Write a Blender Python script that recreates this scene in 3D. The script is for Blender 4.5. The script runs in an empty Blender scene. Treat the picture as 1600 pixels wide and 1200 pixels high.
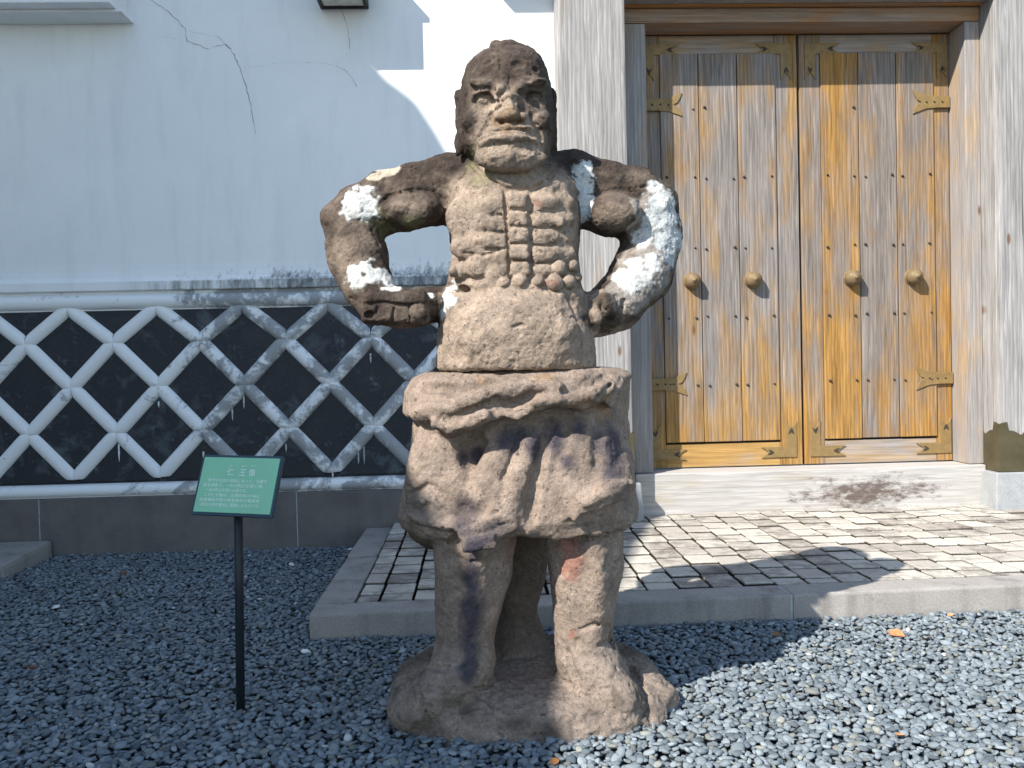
import bpy, math, random
import numpy as np
from mathutils import Matrix, Vector
R_ = math.radians
S = bpy.context.scene
COL = S.collection
rng = np.random.default_rng(7)
random.seed(7)

# ------------------------------------------------------------------ camera
F = 1300.0                      # focal length in 1600-wide pixels
CAM_H = 1.05
YAW, PITCH, ROLL = -2.2, -1.2, -1.3
cam = bpy.data.cameras.new('camera'); cam.sensor_width = 36; cam.lens = 36 * F / 1600
cam.clip_start = 0.05; cam.clip_end = 500
cam_ob = bpy.data.objects.new('camera', cam); COL.objects.link(cam_ob)
CR = Matrix.Rotation(R_(YAW), 3, 'Z') @ Matrix.Rotation(R_(90 + PITCH), 3, 'X') @ Matrix.Rotation(R_(ROLL), 3, 'Z')
cam_ob.matrix_world = Matrix.Translation((0, 0, CAM_H)) @ CR.to_4x4()
S.camera = cam_ob

# ------------------------------------------------------------------ light
SUN_EL, SUN_AZ = 40.5, 49.0     # light travels towards +x +y
w = bpy.data.worlds.new('World'); S.world = w; w.use_nodes = True
wn = w.node_tree
sky = wn.nodes.new('ShaderNodeTexSky'); sky.sky_type = 'NISHITA'; sky.sun_disc = False
sky.sun_elevation = R_(SUN_EL); sky.sun_rotation = R_(180 + SUN_AZ)
sky.air_density = 1.15; sky.dust_density = 0.3; sky.ozone_density = 1.0
wn.links.new(sky.outputs[0], wn.nodes['Background'].inputs[0])
wn.nodes['Background'].inputs[1].default_value = 0.14
sl = bpy.data.lights.new('sun', 'SUN'); sl.energy = 4.9; sl.angle = R_(0.53); sl.color = (1.0, 0.95, 0.87)
sun = bpy.data.objects.new('sun', sl); COL.objects.link(sun)
ld = Vector((math.sin(R_(SUN_AZ)) * math.cos(R_(SUN_EL)), math.cos(R_(SUN_AZ)) * math.cos(R_(SUN_EL)), -math.sin(R_(SUN_EL))))
sun.rotation_euler = ld.to_track_quat('-Z', 'Y').to_euler(); sun.location = (-6, -6, 9)
S.view_settings.view_transform = 'Standard'; S.view_settings.look = 'None'
S.view_settings.exposure = 1.0; S.view_settings.gamma = 1.0; S.view_settings.use_curve_mapping = False
S.cycles.max_bounces = 6

# ------------------------------------------------------------------ measuring helpers (survey of the photograph)
CRn = np.array(CR)
def at(px, py, Y):
    d = CRn @ np.array([(px - 800) / F, -(py - 600) / F, -1.0])
    return np.array([0, 0, CAM_H]) + d * (Y / d[1])
def gnd(px, py, Z=0.0):
    d = CRn @ np.array([(px - 800) / F, -(py - 600) / F, -1.0])
    return np.array([0, 0, CAM_H]) + d * ((Z - CAM_H) / d[2])

# ------------------------------------------------------------------ object helpers
def tag(o, label=None, cat=None, group=None, kind=None):
    if label: o['label'] = label
    if cat: o['category'] = cat
    if group: o['group'] = group
    if kind: o['kind'] = kind
    return o
def empty(name, loc=(0, 0, 0)):
    o = bpy.data.objects.new(name, None); COL.objects.link(o); o.location = loc; o.empty_display_size = 0.1
    return o
def link(name, me, mat=None, parent=None, loc=None, rot=None):
    o = bpy.data.objects.new(name, me); COL.objects.link(o)
    if mat is not None and len(me.materials) == 0: me.materials.append(mat)
    if parent is not None: o.parent = parent
    if loc is not None: o.location = loc
    if rot is not None: o.rotation_euler = rot
    return o
def mesh(name, v, f, smooth=False):
    me = bpy.data.meshes.new(name); me.from_pydata([tuple(map(float, p)) for p in v], [], f); me.update()
    if smooth: me.polygons.foreach_set('use_smooth', [True] * len(me.polygons))
    return me
def fast_mesh(name, v, f, smooth=True, col=None):
    """numpy verts (n,3) and faces (m,k) to a mesh"""
    me = bpy.data.meshes.new(name); m, k = f.shape
    me.vertices.add(len(v)); me.vertices.foreach_set('co', np.asarray(v, np.float32).ravel())
    me.loops.add(m * k); me.loops.foreach_set('vertex_index', np.asarray(f, np.int32).ravel())
    me.polygons.add(m); me.polygons.foreach_set('loop_start', np.arange(0, m * k, k, dtype=np.int32))
    me.polygons.foreach_set('loop_total', np.full(m, k, np.int32))
    if smooth: me.polygons.foreach_set('use_smooth', np.ones(m, bool))
    me.update(calc_edges=True)
    if col is not None:
        a = me.color_attributes.new('tint', 'FLOAT_COLOR', 'POINT')
        c = np.ones((len(v), 4), np.float32); c[:, :3] = col
        a.data.foreach_set('color', c.ravel())
    return me
def box_me(name, sx, sy, sz, b=0.004, taper=0.0):
    """bevelled box centred on its origin; taper widens the bottom"""
    import bmesh
    bm = bmesh.new(); bmesh.ops.create_cube(bm, size=1)
    for v in bm.verts:
        k = 1 + (taper if v.co.z < 0 else 0)
        v.co = Vector((v.co.x * sx * k, v.co.y * sy * k, v.co.z * sz))
    if b > 0: bmesh.ops.bevel(bm, geom=bm.edges[:], offset=b, segments=2, profile=0.6, affect='EDGES')
    me = bpy.data.meshes.new(name); bm.to_mesh(me); bm.free(); return me
def box(name, x0, x1, y0, y1, z0, z1, mat, parent=None, b=0.004, base=(0, 0, 0), taper=0.0):
    me = box_me(name, x1 - x0, y1 - y0, z1 - z0, b, taper)
    return link(name, me, mat, parent, ((x0 + x1) / 2 - base[0], (y0 + y1) / 2 - base[1], (z0 + z1) / 2 - base[2]))
def prism(name, pts, y0, y1, b=0.0):
    """polygon in x,z extruded from y0 (front) to y1 (back)"""
    import bmesh
    bm = bmesh.new()
    a = [bm.verts.new((p[0], y0, p[1])) for p in pts]
    f = bm.faces.new(a)
    r = bmesh.ops.extrude_face_region(bm, geom=[f])
    for v in r['geom']:
        if isinstance(v, bmesh.types.BMVert): v.co.y = y1
    bmesh.ops.recalc_face_normals(bm, faces=bm.faces[:])
    if b > 0: bmesh.ops.bevel(bm, geom=[e for e in bm.edges if abs(e.verts[0].co.y - y0) < 1e-6 and abs(e.verts[1].co.y - y0) < 1e-6], offset=b, segments=1, affect='EDGES')
    me = bpy.data.meshes.new(name); bm.to_mesh(me); bm.free(); return me
def lathe(name, prof, n=24, axis='Y'):
    """profile of (r, h); h runs along -Y (towards the camera) or Z"""
    v = []; f = []
    for r, h in prof:
        for i in range(n):
            a = 2 * math.pi * i / n
            v.append((r * math.cos(a), -h, r * math.sin(a)) if axis == 'Y' else (r * math.cos(a), r * math.sin(a), h))
    for j in range(len(prof) - 1):
        for i in range(n):
            q = (j * n + i, j * n + (i + 1) % n, (j + 1) * n + (i + 1) % n, (j + 1) * n + i)
            f.append(q)
    f.append(tuple(range(n))[::-1]); f.append(tuple(range((len(prof) - 1) * n, len(prof) * n)))
    import bmesh
    me = mesh(name, v, f, True)
    bm = bmesh.new(); bm.from_mesh(me); bmesh.ops.recalc_face_normals(bm, faces=bm.faces[:]); bm.to_mesh(me); bm.free()
    return me

# ------------------------------------------------------------------ materials
class M:
    def __init__(s, name, rough=0.8, spec=0.3):
        s.m = bpy.data.materials.new(name); s.m.use_nodes = True; s.t = s.m.node_tree
        s.b = s.t.nodes['Principled BSDF']; s.b.inputs['Roughness'].default_value = rough
        s.b.inputs['Specular IOR Level'].default_value = spec
    def node(s, typ, ins=None, **kw):
        n = s.t.nodes.new(typ)
        for k, v in kw.items(): setattr(n, k, v)
        for k, v in (ins or {}).items(): s.put(n.inputs[k], v)
        return n
    def put(s, sock, v):
        if isinstance(v, bpy.types.NodeSocket): s.t.links.new(v, sock)
        else:
            if sock.type == 'RGBA' and not isinstance(v, (int, float)) and len(v) == 3: v = (*v, 1)
            sock.default_value = v
    def obj(s): return s.node('ShaderNodeTexCoord').outputs['Object']
    def pos(s): return s.node('ShaderNodeNewGeometry').outputs['Position']
    def rnd(s): return s.node('ShaderNodeObjectInfo').outputs['Random']
    def attr(s, n): return s.node('ShaderNodeAttribute', attribute_name=n).outputs['Color']
    def vec(s, op, a, b): return s.node('ShaderNodeVectorMath', {0: a, 1: b}, operation=op).outputs[0]
    def shift(s, v, amount=37.0):
        c = s.node('ShaderNodeCombineXYZ', {0: s.mth('MULTIPLY', s.rnd(), amount), 1: s.mth('MULTIPLY', s.rnd(), amount * 1.7), 2: s.mth('MULTIPLY', s.rnd(), amount * 0.6)})
        return s.vec('ADD', v, c.outputs[0])
    def sep(s, v, i): return s.node('ShaderNodeSeparateXYZ', {0: v}).outputs[i]
    def mth(s, op, a, b=0.0, c=None):
        n = s.node('ShaderNodeMath', {0: a, 1: b}, operation=op)
        if c is not None: s.put(n.inputs[2], c)
        return n.outputs[0]
    def noise(s, v, scale, detail=4, rough=0.55, dist=0.0):
        return s.node('ShaderNodeTexNoise', {'Vector': v, 'Scale': scale, 'Detail': detail, 'Roughness': rough, 'Distortion': dist}).outputs[0]
    def voro(s, v, scale, feature='F1', out='Distance', rand=1.0):
        return s.node('ShaderNodeTexVoronoi', {'Vector': v, 'Scale': scale, 'Randomness': rand}, feature=feature).outputs[out]
    def ramp(s, fac, stops):
        n = s.node('ShaderNodeValToRGB', {0: fac}); e = n.color_ramp.elements
        while len(e) < len(stops): e.new(0.5)
        for i, (p, c) in enumerate(stops):
            e[i].position = p
            e[i].color = (c, c, c, 1) if isinstance(c, (int, float)) else (*c, 1)
        return n.outputs[0]
    def rng(s, fac, a, b, c=0.0, d=1.0):
        return s.node('ShaderNodeMapRange', {0: fac, 1: a, 2: b, 3: c, 4: d}).outputs[0]
    def mix(s, fac, a, b, mode='MIX'):
        n = s.node('ShaderNodeMix', data_type='RGBA', blend_type=mode)
        s.put(n.inputs[0], fac); s.put(n.inputs[6], a); s.put(n.inputs[7], b); return n.outputs[2]
    def mul(s, col, k): return s.mix(1.0, col, s.node('ShaderNodeCombineColor', {0: k, 1: k, 2: k}).outputs[0], 'MULTIPLY')
    def bump(s, h, strength=0.3, dist=0.01, normal=None):
        n = s.node('ShaderNodeBump', {'Height': h, 'Strength': strength, 'Distance': dist})
        if normal is not None: s.put(n.inputs['Normal'], normal)
        return n.outputs[0]
    def out(s, col=None, rough=None, normal=None, **kw):
        if col is not None: s.put(s.b.inputs['Base Color'], col)
        if rough is not None: s.put(s.b.inputs['Roughness'], rough)
        if normal is not None: s.put(s.b.inputs['Normal'], normal)
        for k, v in kw.items(): s.put(s.b.inputs[k.replace('_', ' ')], v)
        return s.m

def m_plain(name, col, rough=0.7, metal=0.0, var=0.25, scale=30):
    m = M(name, rough); p = m.pos(); n = m.noise(p, scale, 5, 0.6)
    return m.out(m.mul(col, m.rng(n, 0.3, 0.7, 1 - var, 1 + var)), normal=m.bump(n, 0.15, 0.004), Metallic=metal)

def m_plaster():
    m = M('wall_plaster', 0.75, 0.2); p = m.pos()
    big = m.noise(p, 1.3, 5, 0.6)
    col = m.mix(m.rng(big, 0.3, 0.75), (0.84, 0.84, 0.82), (0.74, 0.75, 0.75))
    streak = m.noise(m.vec('MULTIPLY', p, (9, 9, 1.2)), 1.0, 5, 0.65)
    col = m.mix(m.mth('MULTIPLY', m.rng(streak, 0.5, 0.8), 0.24), col, (0.42, 0.45, 0.44))
    # grime that creeps up from the ledge
    z = m.sep(p, 2); x = m.sep(p, 0)
    low = m.mth('MULTIPLY', m.rng(z, 1.76, 1.60), m.rng(x, -2.2, -1.2))
    fine = m.noise(m.vec('MULTIPLY', p, (36, 36, 15)), 1.0, 6, 0.75)
    patch = m.noise(p, 3.1, 3, 0.5)
    thr = m.mth('ADD', m.mth('MULTIPLY', low, 0.3), m.mth('ADD', m.mth('MULTIPLY', fine, 0.75), m.mth('MULTIPLY', patch, 0.35)))
    mask = m.mth('MULTIPLY', m.rng(thr, 0.74, 0.92), m.mth('MINIMUM', m.mth('MULTIPLY', low, 2.0), 1.0))
    col = m.mix(m.mth('MULTIPLY', mask, 0.85), col, (0.09, 0.10, 0.105))
    band = m.mth('MULTIPLY', m.rng(z, 1.60, 1.59), m.rng(x, -2.1, -1.7))
    bm = m.mth('MULTIPLY', band, m.rng(m.noise(m.vec('MULTIPLY', p, (16, 16, 3)), 1.0, 5, 0.65), 0.36, 0.62))
    col = m.mix(m.mth('MULTIPLY', bm, 0.78), col, (0.10, 0.11, 0.115))
    return m.out(col, normal=m.bump(m.mth('ADD', m.noise(p, 14, 6, 0.6), m.mth('MULTIPLY', m.noise(p, 2.5, 3, 0.5), 2.5)), 0.2, 0.008))

def m_rib():
    m = M('lattice_plaster', 0.7, 0.25); p = m.pos(); x = m.sep(p, 0)
    old = m.rng(x, -2.15, -1.35)
    n1 = m.noise(p, 5.0, 6, 0.66, 0.8); n2 = m.noise(m.vec('MULTIPLY', p, (40, 40, 40)), 1.0, 4, 0.7)
    k = m.mth('ADD', m.mth('MULTIPLY', n1, 0.8), m.mth('MULTIPLY', n2, 0.2))
    k = m.mth('ADD', k, m.mth('MULTIPLY', old, 0.17))
    mask = m.rng(k, 0.60, 0.68)
    col = m.mix(m.mth('MULTIPLY', mask, 0.72), (0.78, 0.79, 0.79), (0.13, 0.14, 0.145))
    blk = m.rng(m.noise(p, 16, 5, 0.7), 0.62, 0.75)
    col = m.mix(m.mth('MULTIPLY', m.mth('MULTIPLY', blk, old), 0.7), col, (0.05, 0.055, 0.06))
    return m.out(col, normal=m.bump(m.mth('ADD', n2, n1), 0.25, 0.006))

def m_tile():
    m = M('namako_tile', 0.55, 0.4); p = m.pos()
    n = m.noise(p, 5.5, 6, 0.65, 0.4); f = m.noise(p, 60, 3, 0.6)
    col = m.mix(m.rng(f, 0.3, 0.7), (0.012, 0.014, 0.019), (0.022, 0.025, 0.031))
    col = m.mix(m.mth('MULTIPLY', m.rng(n, 0.54, 0.68), 0.8), col, (0.085, 0.10, 0.11))
    sm = m.noise(p, 11, 6, 0.75)
    col = m.mix(m.mth('MULTIPLY', m.rng(sm, 0.60, 0.68), 0.55), col, (0.15, 0.17, 0.18))
    return m.out(col, m.rng(n, 0.3, 0.7, 0.45, 0.75), m.bump(n, 0.2, 0.004))

def m_concrete(name, a, b, scale=9, streak=0.0):
    m = M(name, 0.85, 0.2); p = m.pos(); n = m.noise(p, scale, 6, 0.65); f = m.noise(p, 160, 3, 0.7)
    col = m.mix(m.rng(n, 0.3, 0.7), a, b)
    if streak:
        s = m.noise(m.vec('MULTIPLY', p, (9, 9, 1.5)), 1.0, 5, 0.6)
        col = m.mix(m.mth('MULTIPLY', m.rng(s, 0.5, 0.72), streak), col, (0.07, 0.065, 0.06))
    col = m.mul(col, m.rng(f, 0.3, 0.7, 0.8, 1.2))
    return m.out(col, normal=m.bump(m.mth('ADD', f, n), 0.35, 0.003))

def m_paver():
    m = M('paver_stone', 0.85, 0.2); p = m.pos(); r = m.rnd()
    n = m.noise(p, 14, 6, 0.7); f = m.noise(p, 150, 4, 0.7); q = m.noise(p, 5, 4, 0.6)
    base = m.ramp(r, [(0.0, (0.32, 0.29, 0.255)), (0.35, (0.43, 0.40, 0.35)), (0.8, (0.50, 0.47, 0.41)), (1.0, (0.36, 0.325, 0.29))])
    k = m.mth('ADD', m.mth('ADD', m.mth('MULTIPLY', n, 0.65), m.mth('MULTIPLY', q, 0.5)), m.mth('MULTIPLY', m.mth('FRACT', m.mth('MULTIPLY', r, 7.3)), 0.16))
    col = m.mix(m.mth('MULTIPLY', m.rng(k, 0.62, 0.84), 0.85), base, (0.085, 0.068, 0.06))
    col = m.mul(col, m.rng(f, 0.3, 0.7, 0.78, 1.18))
    zl = m.mth('ADD', m.sep(m.obj(), 2), m.mth('MULTIPLY', m.mth('SUBTRACT', n, 0.5), 0.012))
    col = m.mix(m.rng(zl, 0.034, 0.027), col, (0.03, 0.026, 0.02))
    return m.out(col, normal=m.bump(m.mth('ADD', m.mth('MULTIPLY', f, 0.5), n), 0.5, 0.004))

def m_wood(name, grey, grey2, tan, tan_amt, axis='Z', tan_low=0.0, dark=0.35, blotch=0.0, lowz=1.4):
    m = M(name, 0.78, 0.2); p = m.shift(m.obj()); wp = m.pos()
    st = {'Z': (1, 1, 0.022), 'X': (0.022, 1, 1)}[axis]; st2 = {'Z': (1, 1, 0.16), 'X': (0.16, 1, 1)}[axis]
    warp = m.noise(m.vec('MULTIPLY', p, st2), 7, 2, 0.5)
    pw = m.vec('ADD', p, m.vec('MULTIPLY', m.node('ShaderNodeCombineXYZ', {0: warp, 1: warp, 2: warp}).outputs[0], (0.010, 0.010, 0.010)))
    g1 = m.noise(m.vec('MULTIPLY', pw, st), 75, 4, 0.7)
    g2 = m.noise(m.vec('MULTIPLY', pw, st), 230, 2, 0.6)
    col = m.mix(m.rng(g1, 0.3, 0.7), grey, grey2)
    big = m.noise(m.vec('MULTIPLY', p, st2), 6.5, 4, 0.6)
    amt = m.mth('ADD', m.mth('MULTIPLY', big, 0.6), m.mth('MULTIPLY', m.noise(m.vec('MULTIPLY', p, {'Z': (1, 1, 0.45), 'X': (0.45, 1, 1)}[axis]), 7, 4, 0.6), 0.4))
    if tan_low: amt = m.mth('ADD', amt, m.mth('MULTIPLY', m.rng(m.sep(wp, 2), lowz, 0.4), tan_low))
    amt = m.mth('ADD', amt, m.mth('MULTIPLY', m.mth('SUBTRACT', m.rnd(), 0.5), 0.14))
    mask = m.mth('MULTIPLY', m.rng(m.mth('ADD', amt, m.mth('MULTIPLY', g1, 0.18)), 0.60 - tan_amt, 0.80 - tan_amt), 0.9)
    tn = m.mix(m.rng(m.noise(m.vec('MULTIPLY', p, st2), 14, 3, 0.6), 0.3, 0.7), tan, tuple(c * f for c, f in zip(tan, (0.78, 0.72, 0.6))))
    col = m.mix(mask, col, tn)
    if blotch:
        b = m.noise(m.vec('MULTIPLY', p, {'Z': (1, 1, 0.35), 'X': (0.35, 1, 1)}[axis]), 5, 6, 0.7)
        px_ = m.sep(wp, 0); pz_ = m.sep(wp, 2)
        ex = m.mth('MULTIPLY', m.mth('ADD', px_, -2.34), 2.1); ez = m.mth('MULTIPLY', m.mth('ADD', pz_, -0.255), 8.0)
        spot = m.mth('SUBTRACT', 1.0, m.mth('ADD', m.mth('MULTIPLY', ex, ex), m.mth('MULTIPLY', ez, ez)))
        fs = m.noise(m.vec('MULTIPLY', p, (12, 30, 30)), 1.0, 6, 0.75)
        kk = m.mth('ADD', m.mth('MULTIPLY', spot, 0.45), m.mth('ADD', m.mth('MULTIPLY', m.mth('SUBTRACT', b, 0.5), 1.6), m.mth('MULTIPLY', m.mth('SUBTRACT', fs, 0.5), 1.5)))
        col = m.mix(m.mth('MULTIPLY', m.rng(kk, 0.12, 0.42), blotch), col, (0.10, 0.07, 0.06))
    soft = m.rng(m.noise(m.vec('MULTIPLY', p, st2), 11, 3, 0.5), 0.35, 0.65)
    col = m.mix(soft, m.mul(col, m.rng(g2, 0.3, 0.7, 1 - dark * 0.35, 1 + dark * 0.15)), m.mul(col, m.rng(g2, 0.35, 0.65, 1 - dark * 0.75, 1 + dark * 0.3)))
    g3 = m.noise(m.vec('MULTIPLY', pw, {'Z': (1, 1, 0.10), 'X': (0.10, 1, 1)}[axis]), 24, 3, 0.6)
    col = m.mul(col, m.rng(g3, 0.3, 0.7, 1 - dark * 0.4, 1 + dark * 0.25))
    rg = m.node('ShaderNodeTexWave', {'Vector': m.vec('ADD', m.vec('MULTIPLY', p, {'Z': (1, 1, 0.07), 'X': (0.07, 1, 1)}[axis]), m.vec('MULTIPLY', m.node('ShaderNodeCombineXYZ', {0: g3, 1: g3, 2: g3}).outputs[0], (0.02, 0.02, 0.02))), 'Scale': 26.0, 'Distortion': 1.5, 'Detail': 2.0, 'Detail Scale': 1.0}, wave_type='RINGS', rings_direction='SPHERICAL').outputs[1]
    col = m.mul(col, m.rng(rg, 0.0, 1.0, 1 - dark * 0.38, 1 + dark * 0.08))
    # drying splits
    spl = m.noise(m.vec('MULTIPLY', p, {'Z': (1, 1, 0.012), 'X': (0.012, 1, 1)}[axis]), 95, 1, 0.4)
    col = m.mix(m.mth('MULTIPLY', m.rng(spl, 0.735, 0.76), 0.75), col, (0.035, 0.028, 0.024))
    # knots
    kv = m.voro(m.vec('MULTIPLY', p, {'Z': (1, 0.2, 0.35), 'X': (0.35, 0.2, 1)}[axis]), 5.0)
    col = m.mix(m.mth('MULTIPLY', m.rng(kv, 0.075, 0.04), 0.85), col, (0.13, 0.065, 0.03))
    h = m.mth('ADD', m.mth('MULTIPLY', g2, 0.6), m.mth('MULTIPLY', g1, 0.7))
    return m.out(col, normal=m.bump(h, 0.45, 0.003))

def m_metal():
    m = M('aged_brass', 0.55, 0.4); p = m.pos(); n = m.noise(p, 26, 5, 0.65); z = m.sep(p, 2)
    col = m.mix(m.rng(n, 0.3, 0.7), (0.25, 0.165, 0.065), (0.165, 0.108, 0.042))
    return m.out(col, m.rng(n, 0.3, 0.7, 0.45, 0.7), m.bump(n, 0.2, 0.003), Metallic=0.1)

def m_stone():
    m = M('statue_stone', 0.9, 0.15); c = m.attr('tint'); p = m.obj()
    f = m.noise(p, 260, 4, 0.7); g = m.noise(p, 85, 5, 0.68); b = m.noise(p, 22, 4, 0.6)
    col = m.mul(c, m.rng(f, 0.28, 0.72, 0.70, 1.26))
    col = m.mul(col, m.rng(g, 0.3, 0.7, 0.74, 1.22)); col = m.mul(col, m.rng(b, 0.3, 0.7, 0.80, 1.18))
    pn = m.noise(p, 62, 3, 0.6, 0.5); sel = m.rng(b, 0.40, 0.62)
    pits = m.mth('MULTIPLY', m.rng(pn, 0.64, 0.72), m.mth('ADD', 0.25, m.mth('MULTIPLY', sel, 0.75)))
    col = m.mix(m.mth('MULTIPLY', pits, 0.45), col, (0.05, 0.04, 0.035))
    spk = m.rng(m.voro(p, 210), 0.16, 0.10)
    col = m.mix(m.mth('MULTIPLY', m.mth('MULTIPLY', spk, m.rng(g, 0.45, 0.6)), 0.5), col, (0.09, 0.08, 0.075))
    h = m.mth('ADD', m.mth('MULTIPLY', f, 0.35), m.mth('ADD', m.mth('MULTIPLY', g, 0.9), m.mth('MULTIPLY', pits, -1.1)))
    return m.out(col, normal=m.bump(h, 1.0, 0.0065))

def m_pebble():
    m = M('pebble', 0.8, 0.15); c = m.attr('tint'); p = m.pos(); n = m.noise(p, 240, 4, 0.6)
    return m.out(m.mul(c, m.rng(n, 0.3, 0.7, 0.82, 1.16)), m.rng(n, 0.3, 0.7, 0.7, 0.9), m.bump(n, 0.15, 0.002))

def m_ground():
    m = M('gravel_bed', 0.9, 0.2); p = m.pos(); v = m.voro(p, 38, 'F1', 'Color'); d = m.voro(p, 38)
    k = m.sep(v, 0)
    col = m.mix(k, (0.055, 0.065, 0.075), (0.16, 0.185, 0.205))
    col = m.mix(m.rng(d, 0.35, 0.65), col, (0.02, 0.022, 0.025))
    return m.out(col, normal=m.bump(m.mth('SUBTRACT', 1.0, d), 0.9, 0.02))

PLASTER = m_plaster(); RIB = m_rib(); TILE = m_tile()
PLINTH = m_concrete('foundation_stone', (0.115, 0.105, 0.10), (0.16, 0.15, 0.14), 6, 0.35)
MORTAR = m_plain('pale_mortar', (0.34, 0.38, 0.38), 0.9)
KERB = m_concrete('kerb_stone', (0.25, 0.232, 0.215), (0.32, 0.298, 0.275), 5, 0.45)
BASESTONE = m_concrete('granite', (0.24, 0.25, 0.26), (0.31, 0.32, 0.325), 12)
PAVER = m_paver(); BED = m_plain('joint_bed', (0.035, 0.03, 0.027), 0.95)
POSTW = m_wood('post_wood', (0.385, 0.37, 0.36), (0.25, 0.238, 0.23), (0.40, 0.325, 0.25), -0.10, 'Z', dark=0.5)
JAMBW = m_wood('jamb_wood', (0.34, 0.32, 0.305), (0.23, 0.215, 0.205), (0.46, 0.31, 0.16), 0.0, 'Z')
DOORL = m_wood('door_wood', (0.29, 0.26, 0.24), (0.185, 0.16, 0.145), (0.40, 0.225, 0.062), 0.0, 'Z', 0.17, 0.55, lowz=1.4)
DOORR = m_wood('door_wood_varnished', (0.27, 0.235, 0.21), (0.175, 0.145, 0.125), (0.40, 0.215, 0.052), 0.085, 'Z', 0.13, 0.55, lowz=1.6)
JAMBR = m_wood('jamb_wood_tan', (0.34, 0.315, 0.30), (0.24, 0.22, 0.21), (0.48, 0.32, 0.16), 0.08, 'Z')
RAILW = m_wood('rail_wood', (0.35, 0.31, 0.285), (0.25, 0.22, 0.20), (0.45, 0.27, 0.08), 0.08, 'X', 0.06)
LINTW = m_wood('lintel_wood', (0.34, 0.27, 0.22), (0.25, 0.19, 0.15), (0.42, 0.21, 0.075), 0.14, 'X')
THRW = m_wood('threshold_wood', (0.47, 0.45, 0.43), (0.37, 0.35, 0.33), (0.46, 0.40, 0.31), -0.08, 'X', 0, 0.3, 0.9)
BRASS = m_metal(); KNOBM = m_plain('knob_bronze', (0.165, 0.115, 0.06), 0.6, 0.1, 0.25, 40); SLEEVE = m_plain('copper_sleeve', (0.105, 0.088, 0.05), 0.5, 0.5, 0.2, 12)
NAILM = m_plain('iron_nail', (0.055, 0.042, 0.035), 0.7, 0.3)
STONE = m_stone(); PEB = m_pebble(); GROUND = m_ground()
BLACK = m_plain('black_metal', (0.012, 0.012, 0.013), 0.45, 0.0)
CREAM = m_plain('lantern_glass', (0.62, 0.60, 0.53), 0.5)
CRACKM = m_plain('crack', (0.17, 0.18, 0.19), 0.95)
ROOFT = m_plain('roof_tile', (0.05, 0.052, 0.055), 0.6)
SIGNF = m_plain('sign_frame', (0.03, 0.062, 0.088), 0.4, 0.0, 0.1)
SIGNG = m_plain('sign_green', (0.23, 0.52, 0.34), 0.45, 0.0, 0.06, 8)
SIGNT = m_plain('sign_lettering', (0.72, 0.78, 0.74), 0.6, 0.0, 0.05)
POLEM = m_plain('pole_paint', (0.016, 0.02, 0.025), 0.45)

# ------------------------------------------------------------------ ground
g = link('gravel_bed', mesh('gravel_bed', [(-60, -60, -0.012), (60, -60, -0.012), (60, 60, -0.012), (-60, 60, -0.012)], [(0, 1, 2, 3)]), GROUND)
tag(g, 'dark bed of earth and grit under the pebbles', 'ground', kind='structure')

# ------------------------------------------------------------------ plaster wall with lattice
WY = 4.97
wall = empty('plaster_wall', (-1.0, WY, 0)); WB = (-1.0, WY, 0)
tag(wall, 'white plaster storehouse wall with diagonal white lattice over black tiles', 'wall')
XR = 0.62
def wbox(n, x0, x1, y0, y1, z0, z1, m, b=0.004): return box(n, x0, x1, y0, y1, z0, z1, m, wall, b, WB)
wbox('upper_plaster', -4.6, XR, WY, WY + 0.3, 1.60, 5.2, PLASTER, 0.002)
# flared ledge at the foot of the plaster
prof = [(WY + 0.05, 1.70), (WY - 0.001, 1.70), (WY - 0.004, 1.66), (WY - 0.012, 1.622), (WY - 0.03, 1.60), (WY - 0.034, 1.594), (WY - 0.034, 1.548), (WY - 0.030, 1.543), (WY + 0.05, 1.543)]
v = []; f = []; nx = 2
for x in (-4.6, XR): v += [(x - WB[0], y - WB[1], z) for y, z in prof]
k = len(prof)
f = [(i, i + k, i + k + 1, i + 1) for i in range(k - 1)] + [tuple(range(k)), tuple(range(2 * k - 1, k - 1, -1))]
link('ledge', mesh('ledge', v, f), PLASTER, wall)
wbox('backing', -4.6, XR, WY + 0.012, WY + 0.3, 0.30, 1.60, TILE, 0)
def rail(name, z0, z1, proud):
    n = 9; v = []; f = []
    for x in (-4.6, XR):
        for i in range(n):
            a = math.pi * i / (n - 1)
            v.append((x - WB[0], -proud * math.sin(a) ** 0.8 + 0.02, (z0 + z1) / 2 - math.cos(a) * (z1 - z0) / 2))
    f = [(i, i + 1, i + 1 + n, i + n) for i in range(n - 1)]
    return link(name, mesh(name, v, f, True), RIB, wall)
rail('top_rail', 1.435, 1.528, 0.062)
wbox('rail_back', -4.6, XR, WY - 0.004, WY + 0.02, 1.43, 1.543, RIB, 0.002)
rail('bottom_rail', 0.337, 0.418, 0.065)
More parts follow.
